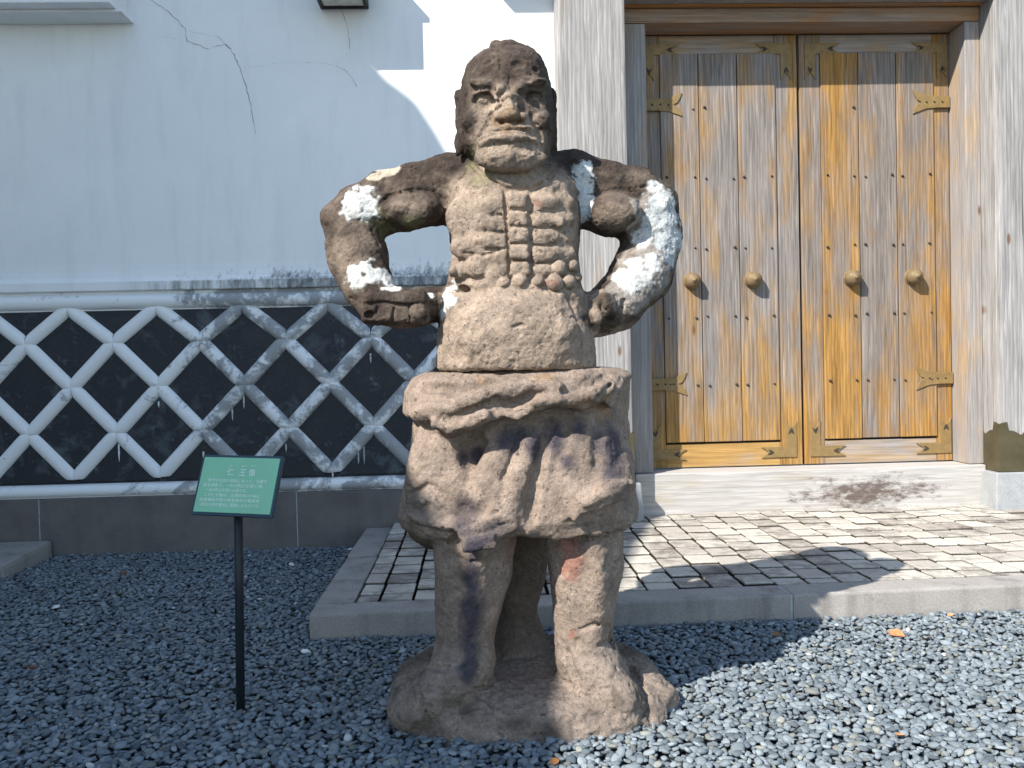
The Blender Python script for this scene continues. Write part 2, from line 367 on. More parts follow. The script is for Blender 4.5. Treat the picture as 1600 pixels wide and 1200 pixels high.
# lattice nodes
X1 = [-2.638 + 0.5 * i for i in range(-3, 7)]; X2 = [-2.888 + 0.5 * i for i in range(-3, 8)]
ZR = [1.448, 1.243, 0.980, 0.716, 0.450]
rib_cache = {}
def rib_mesh(dx, dz):
    key = (round(dx, 3), round(dz, 3))
    if key in rib_cache: return rib_cache[key]
    L = math.hypot(dx, dz); W = 0.0425; Hh = 0.044; nu, nt = 13, 11; v = []; f = []
    for j in range(nt):
        a = math.pi * j / (nt - 1); t = -W * math.cos(a)
        h = Hh * math.sin(a) ** 0.85
        for i in range(nu):
            u = -1 + 2 * i / (nu - 1)
            u = math.copysign(1 - (1 - abs(u)) ** 1.5, u)
            lim = L / 2 - abs(t) * 0.95 + 0.004
            e = max(0, (abs(u) - 0.86) / 0.14)
            v.append((u * lim, 0.012 - h * (1 - 0.16 * e * e), t * (1 - 0.05 * e)))
    for j in range(nt - 1):
        for i in range(nu - 1):
            q = j * nu + i; f.append((q, q + nu, q + nu + 1, q + 1))
    me = mesh('lattice_rib', v, f, True); me.materials.append(RIB); rib_cache[key] = me
    return me
def add_rib(a, b):
    dx, dz = b[0] - a[0], b[1] - a[1]
    if max(a[0], b[0]) > XR - 0.02 or min(a[0], b[0]) < -4.5: return
    o = link('lattice_rib', rib_mesh(abs(dx), abs(dz)), None, wall)
    o.location = ((a[0] + b[0]) / 2 - WB[0] + random.uniform(-.003, .003), 0.001 + random.uniform(-.002, .004), (a[1] + b[1]) / 2 + random.uniform(-.003, .003))
    o.rotation_euler = (0, -math.atan2(dz, dx) + random.uniform(-.012, .012), 0)
def rown(r): return [(x, ZR[r]) for x in (X2 if r % 2 == 0 else X1)]
for r in range(4):
    for a in rown(r):
        for b in rown(r + 1):
            if abs(abs(a[0] - b[0]) - 0.25) < 0.01:
                add_rib(*(sorted((a, b))))
tile_cache = {}
def tile(pts):
    c = np.mean(pts, axis=0)
    if c[0] > XR - 0.1 or c[0] < -3.6: return
    key = tuple(np.round(np.array(pts) - c, 3).ravel())
    if key not in tile_cache:
        me = prism('tile', [(p[0] - c[0], p[1] - c[1]) for p in pts], 0.0, 0.016, 0.003); me.materials.append(TILE); tile_cache[key] = me
    o = link('tile', tile_cache[key], None, wall, (c[0] - WB[0], random.uniform(-0.004, 0.002), c[1]))
    o.rotation_euler = (random.uniform(-.006, .006), 0, random.uniform(-.006, .006))
for x in X2:
    e = 0.012
    tile([(x, 1.448 - e), (x - 0.25 + e, 1.243), (x, 0.98 + e), (x + 0.25 - e, 1.243)])
    tile([(x, 0.98 - e), (x - 0.25 + e, 0.716), (x, 0.45 + e), (x + 0.25 - e, 0.716)])
for x in X1:
    tile([(x, 1.243 - e), (x - 0.25 + e, 0.98), (x, 0.716 + e), (x + 0.25 - e, 0.98)])
    tile([(x - 0.22, 1.44), (x + 0.22, 1.44), (x, 1.243 + e)][::-1])
    tile([(x - 0.22, 0.43), (x + 0.22, 0.43), (x, 0.716 - e)])
# lime drips hanging under joints
for px, py, L in [(186, 708, 34), (363, 645, 30), (381, 628, 26), (569, 712, 36), (560, 716, 22), (579, 560, 20), (248, 632, 12), (318, 712, 16), (520, 742, 14), (447, 700, 16)]:
    p = at(px, py, WY - 0.004); L *= 0.0030; pr = [(0.0055, 0), (0.0045, -0.3 * L), (0.006, -0.45 * L), (0.003, -0.8 * L), (0.0012, -L)]
    me = lathe('lime_drip', pr, 8, 'Z')
    o = link('lime_drip', me, RIB, wall, (p[0] - WB[0], p[1] - WB[1], p[2] + L * 0.5))
# foundation
xs = [-4.6, at(61, 830, 4.92)[0], at(464, 820, 4.92)[0], XR]
for a, b in zip(xs[:-1], xs[1:]):
    wbox('foundation_block', a + 0.003, b - 0.003, 4.925, 5.2, -0.1, 0.340, PLINTH, 0.005)
for x in xs[1:-1]:
    wbox('mortar_joint', x - 0.004, x + 0.004, 4.929, 5.19, -0.1, 0.337, MORTAR, 0)
wbox('sill_slab', -4.6, XR, 4.945, 5.2, 0.341, 0.40, RIB, 0.003)
# projecting window ledge, top left
wbox('window_ledge', -4.6, -1.995, 4.715, 4.969, 3.11, 3.42, PLASTER, 0.006)
wbox('window_ledge_lip', -4.6, -1.965, 4.80, 4.968, 3.095, 3.1095, PLASTER, 0.003)
# cracks
def crack(pts, w0, w1):
    P = []
    for a, b in zip(pts[:-1], pts[1:]):
        n = max(2, int(math.hypot(b[0] - a[0], b[1] - a[1]) / 5))
        for i in range(n): P.append((a[0] + (b[0] - a[0]) * i / n + random.uniform(-1.0, 1.0), a[1] + (b[1] - a[1]) * i / n + random.uniform(-1.0, 1.0)))
    P.append(pts[-1]); v = []; f = []
    for i, p in enumerate(P):
        q = at(p[0], p[1], WY - 0.0015); w_ = (w0 + (w1 - w0) * i / len(P)) * random.uniform(0.4, 1.4)
        v += [(q[0] - WB[0] - w_, q[1] - WB[1], q[2] - w_ * .6), (q[0] - WB[0] + w_, q[1] - WB[1], q[2] + w_ * .6)]
    for i in range(len(P) - 1): f.append((2 * i, 2 * i + 1, 2 * i + 3, 2 * i + 2))
    link('crack', mesh('crack', v, f), CRACKM, wall)
sc = 0.4375
for pts, a, b in [([(540, 0), (600, 40), (660, 100), (668, 145), (745, 175)], .0010, .0018), ([(745, 175), (775, 165), (805, 160), (825, 175)], .0025, .003),
                  ([(825, 175), (850, 230), (870, 280), (890, 350), (905, 430), (912, 475)], .0017, .0010), ([(1220, 35), (1240, 90), (1252, 180), (1210, 220), (1200, 235)], .0010, .0008),
                  ([(1200, 235), (1240, 255), (1275, 310)], .0008, .001), ([(870, 245), (1000, 225), (1150, 222), (1200, 235)], .0005, .0005),
                  ([(670, 110), (740, 125), (780, 130), (805, 160)], .0005, .0005), ([(540, 120), (590, 135), (640, 140)], .0004, .0004)]:
    crack([(p[0] * sc, p[1] * sc) for p in pts], a, b)

# lantern on the wall
lp = (-0.742, 4.83, 3.17)
lan = empty('wall_lantern', lp); tag(lan, 'black framed box lantern on the white wall at the top edge', 'lantern')
for x0, x1, y0, y1 in [(-.14, .14, -.135, -.112), (-.14, .14, .112, .135), (-.14, -.117, -.112, .112), (.117, .14, -.112, .112)]:
    box('frame_bar', x0, x1, y0, y1, 0.0, 0.035, BLACK, lan, 0.003)
box('bottom_pane', -.117, .117, -.112, .112, 0.010, 0.016, CREAM, lan, 0)
for sx in (-1, 1):
    for sy in (-1, 1): box('corner_post', sx * .1285 - .0115, sx * .1285 + .0115, sy * .1235 - .0115, sy * .1235 + .0115, 0.035, 0.30, BLACK, lan, 0.002)
for sx in (-1, 1): box('side_pane', sx * .1285 - .003, sx * .1285 + .003, -.112, .112, 0.035, 0.30, CREAM, lan, 0)
box('front_pane', -.117, .117, -.1265, -.1205, 0.035, 0.30, CREAM, lan, 0)
box('cap', -.16, .16, -.155, .135, 0.30, 0.33, BLACK, lan, 0.004)

# stone step at the left edge
st = link('stone_step', box_me('stone_step', 1.5, 0.52, 0.19, 0.025), KERB, None, (-3.24, 4.63, 0.0))
st.rotation_euler = (0.05, 0, 0.03); tag(st, 'low weathered stone step at the left edge below the dark wall foot', 'step')

# ------------------------------------------------------------------ gate
gate = empty('wooden_gate', (2.07, 5.0, 0.13)); GB = (2.07, 5.0, 0.13)
tag(gate, 'weathered wooden double gate with brass fittings between thick grey posts', 'gate')
def gbox(n, x0, x1, y0, y1, z0, z1, m, b=0.004, taper=0.0): return box(n, x0, x1, y0, y1, z0, z1, m, gate, b, GB, taper)
PY = 4.80
for x0, x1 in ((0.487, 0.883), (3.062, 3.46)):
    gbox('post', x0, x1, PY, PY + 0.4, 0.36, 4.2, POSTW, 0.018)
    gbox('stone_base', x0 - 0.035, x1 + 0.035, PY - 0.03, PY + 0.43, 0.09, 0.358, BASESTONE, 0.008, 0.07)
    # copper sleeve with a scalloped top, four sheets round the post
    c = (x0 + x1) / 2; hw = (x1 - x0) / 2 + 0.004
    v = []; f = []; N = 40
    ring = [(-hw, -0.004), (hw, -0.004), (hw, 0.404), (-hw, 0.404), (-hw, -0.004)]
    for a, b in zip(ring[:-1], ring[1:]):
        i0 = len(v)
        for i in range(N + 1):
            t = i / N; s = abs(2 * t - 1)
            z = 0.575 + 0.055 * abs(math.cos(s * math.pi * 1.5)) * (1 if s < 0.34 else 0.55) + 0.07 * (s if s > 0.72 else 0)
            X = a[0] + (b[0] - a[0]) * t; Y = a[1] + (b[1] - a[1]) * t
            v += [(c + X - GB[0], PY + Y - GB[1], 0.362 - GB[2]), (c + X - GB[0], PY + Y - GB[1], z - GB[2])]
        for i in range(N): f.append((i0 + 2 * i, i0 + 2 * i + 2, i0 + 2 * i + 3, i0 + 2 * i + 1))
    link('post_sleeve', mesh('post_sleeve', v, f), SLEEVE, gate)
JY = 4.95
gbox('jamb', 0.885, 1.030, JY, JY + 0.36, 0.393, 3.068, JAMBW, 0.005)
gbox('jamb', 2.970, 3.060, JY, JY + 0.36, 0.393, 3.068, JAMBR, 0.005)
gbox('lintel', 0.885, 3.060, JY - 0.004, JY + 0.36, 3.071, 3.155, LINTW, 0.006)
gbox('upper_lintel', 0.885, 3.060, JY - 0.045, JY + 0.36, 3.158, 3.40, LINTW, 0.006)
gbox('threshold', 0.915, 3.055, JY - 0.03, JY + 0.36, 0.12, 0.390, THRW, 0.008)
gbox('crossbeam', 0.487, 3.46, 4.79, 4.902, 3.163, 3.56, POSTW, 0.006)
gbox('beam_end', 0.05, 0.485, 4.79, 4.96, 3.375, 3.56, POSTW, 0.006)
# doors
DY = 5.12
def bracket_mesh(L=0.225, Wd=0.066):
    """L shaped corner plate: corner at the origin, arms along +x and +z, fish-tail ends"""
    n = 0.035
    pts = [(0, 0), (L, 0), (L - n, Wd * .34), (L - n * 1.3, Wd * .5), (L - n, Wd * .66), (L, Wd), (Wd + .004, Wd), (Wd, Wd + .004),
           (Wd, L), (Wd * .66, L - n), (Wd * .5, L - n * 1.3), (Wd * .34, L - n), (0, L)]
    me = prism('corner_bracket', pts, -0.006, 0.0, 0.0012)
    me.materials.append(BRASS); return me
def emboss_mesh():
    pts = [(-.02, 0), (-.005, .012), (.018, .018), (.006, .004), (.02, -.014), (-.002, -.010)]
    me = prism('emboss', pts, -0.004, 0.0, 0.001); me.materials.append(NAILM); return me
def strap_mesh(L=0.235):
    pts = [(0, -.036), (L * .35, -.036), (L * .65, -.042), (L, -.072), (L - .012, -.040), (L - .03, -.012), (L - .055, 0), (L - .03, .012), (L - .012, .040), (L, .072), (L * .65, .042), (L * .35, .036), (0, .036)]
    me = prism('hinge_strap', pts, -0.006, 0.0, 0.0012); me.materials.append(BRASS); return me
BR, EM, STRAP = bracket_mesh(), emboss_mesh(), strap_mesh()
NAIL = lathe('nail', [(0.0125, 0), (0.011, 0.006), (0.006, 0.011), (0.001, 0.013)], 8); NAIL.materials.append(NAILM)
KNOB = lathe('door_knob', [(0.058, 0), (0.058, 0.006), (0.052, 0.008), (0.0535, 0.02), (0.054, 0.035), (0.051, 0.055), (0.042, 0.076), (0.028, 0.089), (0.015, 0.094), (0.012, 0.104), (0.006, 0.110), (0.001, 0.111)], 28)
KNOB.materials.append(KNOBM)
ZB, ZT = 0.394, 3.064
def leaf(x0, x1, hinge):
    c = (x0 + x1) / 2
    back = gbox('door_leaf', x0 + .004, x1 - .004, DY + 0.03, DY + 0.06, ZB + .004, ZT, BED, 0)
    base = (c, DY + 0.045, (ZB + .004 + ZT) / 2)
    def part(n, a, b, y0, y1, z0, z1, m, bv=0.003): return box(n, a, b, y0, y1, z0, z1, m, back, bv, base)
    def put(n, me, x, y, z, rot=(0, 0, 0), scale=None):
        o = link(n, me, None, back, (x - base[0], y - base[1], z - base[2]), rot)
        if scale: o.scale = scale
        return o
    so = 0.088 if hinge < 0 else 0.128; si = 0.128 if hinge < 0 else 0.128
    L, Rr = (0.103, 0.142) if hinge < 0 else (0.130, 0.102)
    zt, zb = 2.951, 0.556
    DW = DOORL if hinge < 0 else DOORR
    part('stile', x0 + .003, x0 + L, DY, DY + .029, ZB + .004, ZT - .003, DW)
    part('stile', x1 - Rr, x1 - .003, DY, DY + .029, ZB + .004, ZT - .003, DW)
    part('rail', x0 + L + .002, x1 - Rr - .002, DY + .002, DY + .029, zt, ZT - .003, RAILW)
    part('rail', x0 + L + .002, x1 - Rr - .002, DY + .002, DY + .029, ZB + .004, zb - .015, RAILW)
    pw = (x1 - Rr - x0 - L) / 3
    rows = [2.612, 2.187, 1.756, 1.328, 0.910]
    for i in range(3):
        a = x0 + L + pw * i + .0025; b = x0 + L + pw * (i + 1) - .0025
        part('plank', a, b, DY - .010 + random.uniform(-.0025, .0025), DY + .029, zb - random.uniform(0, .008), zt - .004, DW, 0.004)
        for k, z in enumerate(rows):
            for xx in (a + .032, b - .032):
                if k in (0,) and random.random() < 0.55: continue
                put('nail', NAIL, xx + random.uniform(-.005, .005), DY - .010, z + random.uniform(-.008, .008), scale=random.choice([(0.75, 1, 0.75), (0.6, .8, 0.6), (0.68, .9, 0.68)]))
    for kx in ((1.322, 1.703) if hinge < 0 else (2.327, 2.714)):
        put('door_knob', KNOB, kx, DY - .010, 1.552, scale=(0.93, 0.78, 0.93))
    dy = DY - 0.0015
    for (cx, sx) in ((x0 + (.006 if hinge < 0 else .035), 1), (x1 - (.04 if hinge < 0 else .012), -1)):
        for (cz, sz) in ((ZT - .055, -1), (0.445, 1)):
            put('corner_bracket', BR, cx, dy, cz, scale=(sx, 1, sz))
            put('emboss', EM, cx + sx * .165, dy - .006, cz + sz * .033, scale=(sx, 1, sz))
            put('emboss', EM, cx + sx * .033, dy - .006, cz + sz * .165, rot=(0, -1.57, 0), scale=(sx, 1, sz))
    for z in (2.636, 0.918):
        hx = x0 + .004 if hinge < 0 else x1 - .004
        put('hinge_strap', STRAP, hx, DY - .0135, z, scale=(-hinge, 1, 1))
        for q in (.05, .10, .15): put('rivet', NAIL, hx - hinge * q, DY - .0195, z, scale=(0.5, 0.6, 0.5))
leaf(1.042, 2.008, -1)
leaf(2.018, 2.966, 1)

# ------------------------------------------------------------------ paved forecourt
KH = 0.105; KX0 = -0.69; KY0 = 3.235; KIN = 0.155
pav = empty('forecourt_paving', (KX0, KY0, 0)); PB = (KX0, KY0, 0)
tag(pav, 'raised forecourt of pale setts inside a grey stone kerb before the gate', 'paving', kind='structure')
pslope = lambda y: 0.102 + max(0, y - 3.40) * 0.030
def kbox(n, x0, x1, y0, y1, z0, z1, m, b=0.006): return box(n, x0, x1, y0, y1, z0, z1, m, pav, b, PB)
jx = [KX0, 1.237, 3.6, 5.5]
sk = 0.030     # the front kerb runs very slightly away from the wall line
for a, b in zip(jx[:-1], jx[1:]):
    o = kbox('kerb_stone', a + .0025, b - .0025, KY0, KY0 + KIN, -0.1, KH, KERB, 0.010)
    m_ = (a + b) / 2 - KX0; o.location.y += sk * m_; o.rotation_euler.z = sk
for a, b in ((KY0 + KIN + .004, 4.2), (4.205, 4.924)):
    kbox('kerb_stone', KX0, KX0 + KIN, a, b, -0.1, KH + 0.002 + (0.01 if b > 4.5 else 0), KERB, 0.010)
for jj in jx[1:-1]: kbox('mortar_joint', jj - 0.004, jj + 0.004, KY0 + 0.004 + sk * (jj - KX0), KY0 + KIN - 0.004 + sk * (jj - KX0), -0.1, KH - 0.004, MORTAR, 0)
kbox('joint_bed', KX0 + 0.05, 5.3, KY0 + 0.10, 5.3, -0.1, 0.055, BED, 0)
PW, PL, GAP = 0.1255, 0.150, 0.0135
pmeshes = []
for i in range(8):
    me = box_me('sett', PW, PL, 0.075, 0.004)
    for vv in me.vertices:
        if vv.co.z > 0.02: vv.co.z += random.uniform(-.0015, .0015)
        vv.co.x += random.uniform(-.0009, .0009); vv.co.y += random.uniform(-.0009, .0009)
    me.polygons.foreach_set('use_smooth', [False] * len(me.polygons)); me.materials.append(PAVER); pmeshes.append(me)
x = KX0 + KIN + 0.012; first = True
while x < 3.62:
    wd = PW * (0.66 if first else 1.0)
    yf = KY0 + KIN + 0.008 + sk * (x - KX0)
    y = yf - random.uniform(0.0, 0.9) * PL; drift = random.uniform(-.002, .002)
    while y < 4.95:
        L = PL * random.choice((1, 1, 1, 1, 0.97, 1.03)); y1 = y + L
        a = max(y, yf); b = min(y1, 4.965)
        if b - a > 0.02:
            o = link('sett', random.choice(pmeshes), None, pav)
            yc = (a + b) / 2
            o.location = (x + wd / 2 - PB[0] + random.uniform(-.002, .002), yc - PB[1], pslope(yc) - 0.0375 + random.uniform(-.0025, .0025))
            o.scale = (wd / PW, (b - a) / PL, 1); o.rotation_euler = (-0.022 + random.uniform(-.008, .008), random.uniform(-.008, .008), random.uniform(-.004, .004))
        y = y1 + 0.009
    x += wd + GAP; first = False

# ------------------------------------------------------------------ neighbouring storehouse that shades the left side
nb = empty('neighbour_storehouse', (-5.2, 1.2, 0)); NBB = (-5.2, 1.2, 0)
tag(nb, 'white plaster storehouse with dark tiled roof standing left of the view', 'building')
NX = -3.4
vg = [(-2.6, 3.30), (-2.0, 3.52), (-0.95, 4.06), (-0.43, 4.36), (0.20, 4.67), (0.61, 4.88), (1.30, 5.38), (2.151, 5.99), (2.214, 6.041), (2.309, 6.088), (2.389, 6.06), (2.47, 6.024), (2.55, 6.047)]
def yz_prism(name, pts, x0, x1, m):
    n = len(pts); v = [(x0 - NBB[0], y - NBB[1], z) for y, z in pts] + [(x1 - NBB[0], y - NBB[1], z) for y, z in pts]
    f = [tuple(range(n)), tuple(range(2 * n - 1, n - 1, -1))] + [(i, (i + 1) % n, n + (i + 1) % n, n + i) for i in range(n)]
    import bmesh
    me = mesh(name, v, f); bm = bmesh.new(); bm.from_mesh(me); bmesh.ops.recalc_face_normals(bm, faces=bm.faces[:]); bm.to_mesh(me); bm.free()
    return link(name, me, m, nb)
yz_prism('roof', vg + [(y, z - 0.22) for y, z in vg[::-1]], -7.0, NX, ROOFT)
yz_prism('wall', [(-1.7, 0), (-1.7, 3.4)] + [(y, z - 0.20) for y, z in vg[2:]] + [(4.6, 5.90), (4.6, 0)], -6.9, NX - 0.02, PLASTER)
yz_prism('upper_storey', [(2.352, 6.314), (2.345, 7.4), (4.6, 7.4), (4.6, 5.70), (2.555, 5.70), (2.552, 6.314)], -6.9, NX - 0.001, PLASTER)

# ------------------------------------------------------------------ statue (implicit surface, carved in two stone blocks)
def smin(a, b, k):
    h = np.maximum(k - np.abs(a - b), 0) / k
    return np.minimum(a, b) - h * h * (k * 0.25)
class Vox:
    def __init__(s, lo, hi, h):
        s.lo = np.array(lo, np.float32); s.h = h; s.n = np.ceil((np.array(hi) - s.lo) / h).astype(int) + 1
        s.ax = [(s.lo[i] + np.arange(s.n[i]) * h).astype(np.float32) for i in range(3)]
        s.d = np.full(s.n, 0.5, np.float32)
    def blk(s, lo, hi):
        sl = []
        for i in range(3):
            a = int(max(0, math.floor((lo[i] - s.lo[i]) / s.h))); b = int(min(s.n[i], math.ceil((hi[i] - s.lo[i]) / s.h) + 1))
            sl.append(slice(a, max(a, b)))
        sl = tuple(sl); g = np.ix_(*[s.ax[i][sl[i]] for i in range(3)])
        return sl, g
    def op(s, fn, lo, hi, k=0.02, mode='add'):
        pad = k + 0.02; sl, g = s.blk(np.array(lo) - pad, np.array(hi) + pad)
        if min(x.stop - x.start for x in sl) <= 0: return
        d = fn(*g).astype(np.float32)
        if mode == 'add': s.d[sl] = smin(s.d[sl], d, k)
        else: s.d[sl] = -smin(-s.d[sl], d, k)
    def ell(s, c, r, k=0.02, mode='add', rot=0.0):
        ca, sa = math.cos(R_(rot)), math.sin(R_(rot)); R = max(r)
        def fn(X, Y, Z):
            x = (X - c[0]); y = (Y - c[1]) / r[1]; z = (Z - c[2])
            u = (ca * x + sa * z) / r[0]; w_ = (-sa * x + ca * z) / r[2]
            k0 = np.sqrt(u * u + y * y + w_ * w_) + 1e-6
            k1 = np.sqrt((u / r[0]) ** 2 + (y / r[1]) ** 2 + (w_ / r[2]) ** 2) + 1e-6
            return k0 * (k0 - 1) / k1
        s.op(fn, np.array(c) - R, np.array(c) + R, k, mode)
    def box(s, c, hf, rnd=0.01, k=0.012, mode='add', rot=0.0, yaw=0.0):
        ca, sa = math.cos(R_(rot)), math.sin(R_(rot)); cy, sy = math.cos(R_(yaw)), math.sin(R_(yaw)); R = float(np.linalg.norm(hf))
        def fn(X, Y, Z):
            x0 = X - c[0]; y0 = Y - c[1]; z0 = Z - c[2]
            x1 = cy * x0 + sy * y0; y1 = -sy * x0 + cy * y0
            qx = np.abs(ca * x1 + sa * z0) - hf[0] + rnd; qz = np.abs(-sa * x1 + ca * z0) - hf[2] + rnd; qy = np.abs(y1) - hf[1] + rnd
            return np.sqrt(np.maximum(qx, 0) ** 2 + np.maximum(qy, 0) ** 2 + np.maximum(qz, 0) ** 2) + np.minimum(np.maximum(qx, np.maximum(qy, qz)), 0) - rnd
        s.op(fn, np.array(c) - R, np.array(c) + R, k, mode)
    def cap(s, a, b, ra, rb, k=0.02, mode='add'):
        a = np.array(a); b = np.array(b); ab = b - a; L2 = float(ab @ ab) + 1e-9
        def fn(X, Y, Z):
            t = np.clip(((X - a[0]) * ab[0] + (Y - a[1]) * ab[1] + (Z - a[2]) * ab[2]) / L2, 0, 1)
            return np.sqrt((X - a[0] - t * ab[0]) ** 2 + (Y - a[1] - t * ab[1]) ** 2 + (Z - a[2] - t * ab[2]) ** 2) - (ra + (rb - ra) * t)
        m_ = max(ra, rb); s.op(fn, np.minimum(a, b) - m_, np.maximum(a, b) + m_, k, mode)
    def path(s, pts, k=0.02, mode='add', kj=None):
        """pts: (P, r).  Joined to itself first, then blended with the stone"""
        P = [np.array(p) for p, r in pts]; Rr = [r for p, r in pts]
        lo = np.min([p - r for p, r in zip(P, Rr)], axis=0); hi = np.max([p + r for p, r in zip(P, Rr)], axis=0)
        def fn(X, Y, Z):
            d = None
            for a, b, ra, rb in zip(P[:-1], P[1:], Rr[:-1], Rr[1:]):
                ab = b - a; L2 = float(ab @ ab) + 1e-9
                t = np.clip(((X - a[0]) * ab[0] + (Y - a[1]) * ab[1] + (Z - a[2]) * ab[2]) / L2, 0, 1)
                e = np.sqrt((X - a[0] - t * ab[0]) ** 2 + (Y - a[1] - t * ab[1]) ** 2 + (Z - a[2] - t * ab[2]) ** 2) - (ra + (rb - ra) * t)
                d = e if d is None else smin(d, e, kj or 0.004)
            return d
        s.op(fn, lo, hi, k, mode)
    def loft(s, rows, p=2.4, k=0.02, rnd=0.03, mode='add', hem=None, hr=0.012):
        """rows: (z, x0, x1, yfront, yback)"""
        rows = sorted(rows); A = np.array(rows, np.float64); z = A[:, 0]
        def fn(X, Y, Z):
            zz = np.clip(Z, z[0], z[-1])
            x0, x1, y0, y1 = (np.interp(zz, z, A[:, i]) for i in (1, 2, 3, 4))
            w_ = (x1 - x0) / 2; d_ = (y1 - y0) / 2
            u = np.abs(X - (x0 + x1) / 2) / w_; v_ = np.abs(Y - (y0 + y1) / 2) / d_
            q = (u ** p + v_ ** p) ** (1 / p)
            side = (q - 1) * np.minimum(w_, d_)
            cap_ = np.maximum(Z - z[-1], z[0] - Z)
            r_ = -smin(-side, -(cap_ + 0 * side), rnd)
            if hem is not None: r_ = -smin(-r_, -(np.interp(X, hem[:, 0], hem[:, 1]) - Z + 0 * side), hr)
            return r_
        s.op(fn, (A[:, 1].min(), A[:, 3].min(), z[0]), (A[:, 2].max(), A[:, 4].max(), z[-1]), k, mode)
    def hit(s, px, py, y0=2.1, y1=3.0):
        """first point of the surface along the sight line through a photo pixel"""
        Ys = np.arange(y0, y1, 0.002); d = CRn @ np.array([(px - 800) / F, -(py - 600) / F, -1.0])
        P = np.array([0, 0, CAM_H]) + np.outer(Ys / d[1], d)
        I = np.round((P - s.lo) / s.h).astype(int); ok = np.all((I >= 0) & (I < s.n), axis=1); I = np.clip(I, 0, s.n - 1)
        dv = np.where(ok, s.d[I[:, 0], I[:, 1], I[:, 2]], 1.0); j = np.argmax(dv < 0)
        if dv[j] >= 0: j = np.argmin(dv)
        return P[j]
    # relief tools: everything in photo pixels, placed on the real surface
    def bump(s, px, py, rx, rz, ry=0.02, sink=0.35, k=0.012, mode='add', rot=0):
        h = s.hit(px, py); u = h[1] / F
        s.ell(h + np.array([0, ry * sink, 0]), (rx * u, ry, rz * u), k, mode, rot)
    def stroke(s, pts, r, lift=0.0, k=0.008, mode='add', r2=None):
        Q = []; n = len(pts)
        for i, q in enumerate(pts):
            h = s.hit(q[0], q[1]); u = h[1] / F; rr = r if r2 is None else r + (r2 - r) * i / (n - 1)
            rr = rr if len(q) < 3 else q[2]
            Q.append((h + np.array([0, -lift, 0]), rr * u))
        s.path(Q, k, mode)
    def extract(s):
        d = s.d; ins = d < 0; n = s.n; c = np.zeros(n - 1, np.int8)
        for i in (0, 1):
            for j in (0, 1):
                for k in (0, 1): c += ins[i:n[0] - 1 + i, j:n[1] - 1 + j, k:n[2] - 1 + k]
        act = (c > 0) & (c < 8); I = np.argwhere(act); ids = np.full(n - 1, -1, np.int32); ids[act] = np.arange(len(I))
        acc = np.zeros((len(I), 3)); cnt = np.zeros(len(I))
        C = [(0, 0, 0), (1, 0, 0), (0, 1, 0), (1, 1, 0), (0, 0, 1), (1, 0, 1), (0, 1, 1), (1, 1, 1)]
        val = [d[I[:, 0] + a, I[:, 1] + b, I[:, 2] + e] for a, b, e in C]
        for a in range(8):
            for b in range(a + 1, 8):
                if sum(abs(C[a][q] - C[b][q]) for q in range(3)) != 1: continue
                va, vb = val[a], val[b]; x = (va < 0) != (vb < 0); t = np.where(x, va / np.where(x, va - vb, 1), 0)
                acc += np.where(x[:, None], np.array(C[a]) + t[:, None] * (np.array(C[b]) - np.array(C[a])), 0); cnt += x
        V = s.lo + (I + acc / cnt[:, None]) * s.h
        Fs = []
        for ax in range(3):
            o = [q for q in range(3) if q != ax]
            a = [slice(None)] * 3; b = [slice(None)] * 3
            a[ax] = slice(0, -1); b[ax] = slice(1, None)
            sa, sb = ins[tuple(a)], ins[tuple(b)]; E = np.argwhere(sa != sb)
            E = E[(E[:, o[0]] > 0) & (E[:, o[1]] > 0) & (E[:, o[0]] < n[o[0]] - 1) & (E[:, o[1]] < n[o[1]] - 1)]
            fl = sa[E[:, 0], E[:, 1], E[:, 2]]
            q = []
            for (u, v_) in ((0, 0), (-1, 0), (-1, -1), (0, -1)):
                G = E.copy(); G[:, o[0]] += u; G[:, o[1]] += v_; q.append(ids[G[:, 0], G[:, 1], G[:, 2]])
            q = np.stack(q, 1)
            if ax == 1: fl = ~fl
            q[~fl] = q[~fl][:, ::-1]; Fs.append(q)
        return V, np.concatenate(Fs)

_T = rng.random((64, 64, 64)).astype(np.float32)
def vnoise(P, freq, off=0.0):
    Q = P * freq + off; i = np.floor(Q).astype(int); f = (Q - i); f = f * f * (3 - 2 * f); o = 0
    for a in (0, 1):
        for b in (0, 1):
            for c in (0, 1):
                o = o + _T[(i[:, 0] + a) & 63, (i[:, 1] + b) & 63, (i[:, 2] + c) & 63] * (f[:, 0] if a else 1 - f[:, 0]) * (f[:, 1] if b else 1 - f[:, 1]) * (f[:, 2] if c else 1 - f[:, 2])
    return o
def fbm(P, freq, oct=3, off=0.0):
    o = 0; a = 1; t = 0
    for i in range(oct): o = o + a * vnoise(P, freq * 2 ** i, off + 11.3 * i); t += a; a *= 0.55
    return o / t
def vnormals(V, Q):
    n = np.zeros_like(V); fn = np.cross(V[Q[:, 2]] - V[Q[:, 0]], V[Q[:, 3]] - V[Q[:, 1]])
    for i in range(4): np.add.at(n, Q[:, i], fn)
    return n / (np.linalg.norm(n, axis=1, keepdims=True) + 1e-12)
def sstep(a, b, x):
    t = np.clip((x - a) / (b - a), 0, 1); return t * t * (3 - 2 * t)
def row(py, xl, xr, yf, yb):
    Yc = (yf + yb) / 2; a = at(xl, py, Yc); b = at(xr, py, Yc)
    return ((a[2] + b[2]) / 2, a[0], b[0], yf, yb)
PXM = 2.5 / F
def P_(px, py, Y): return at(px, py, Y)

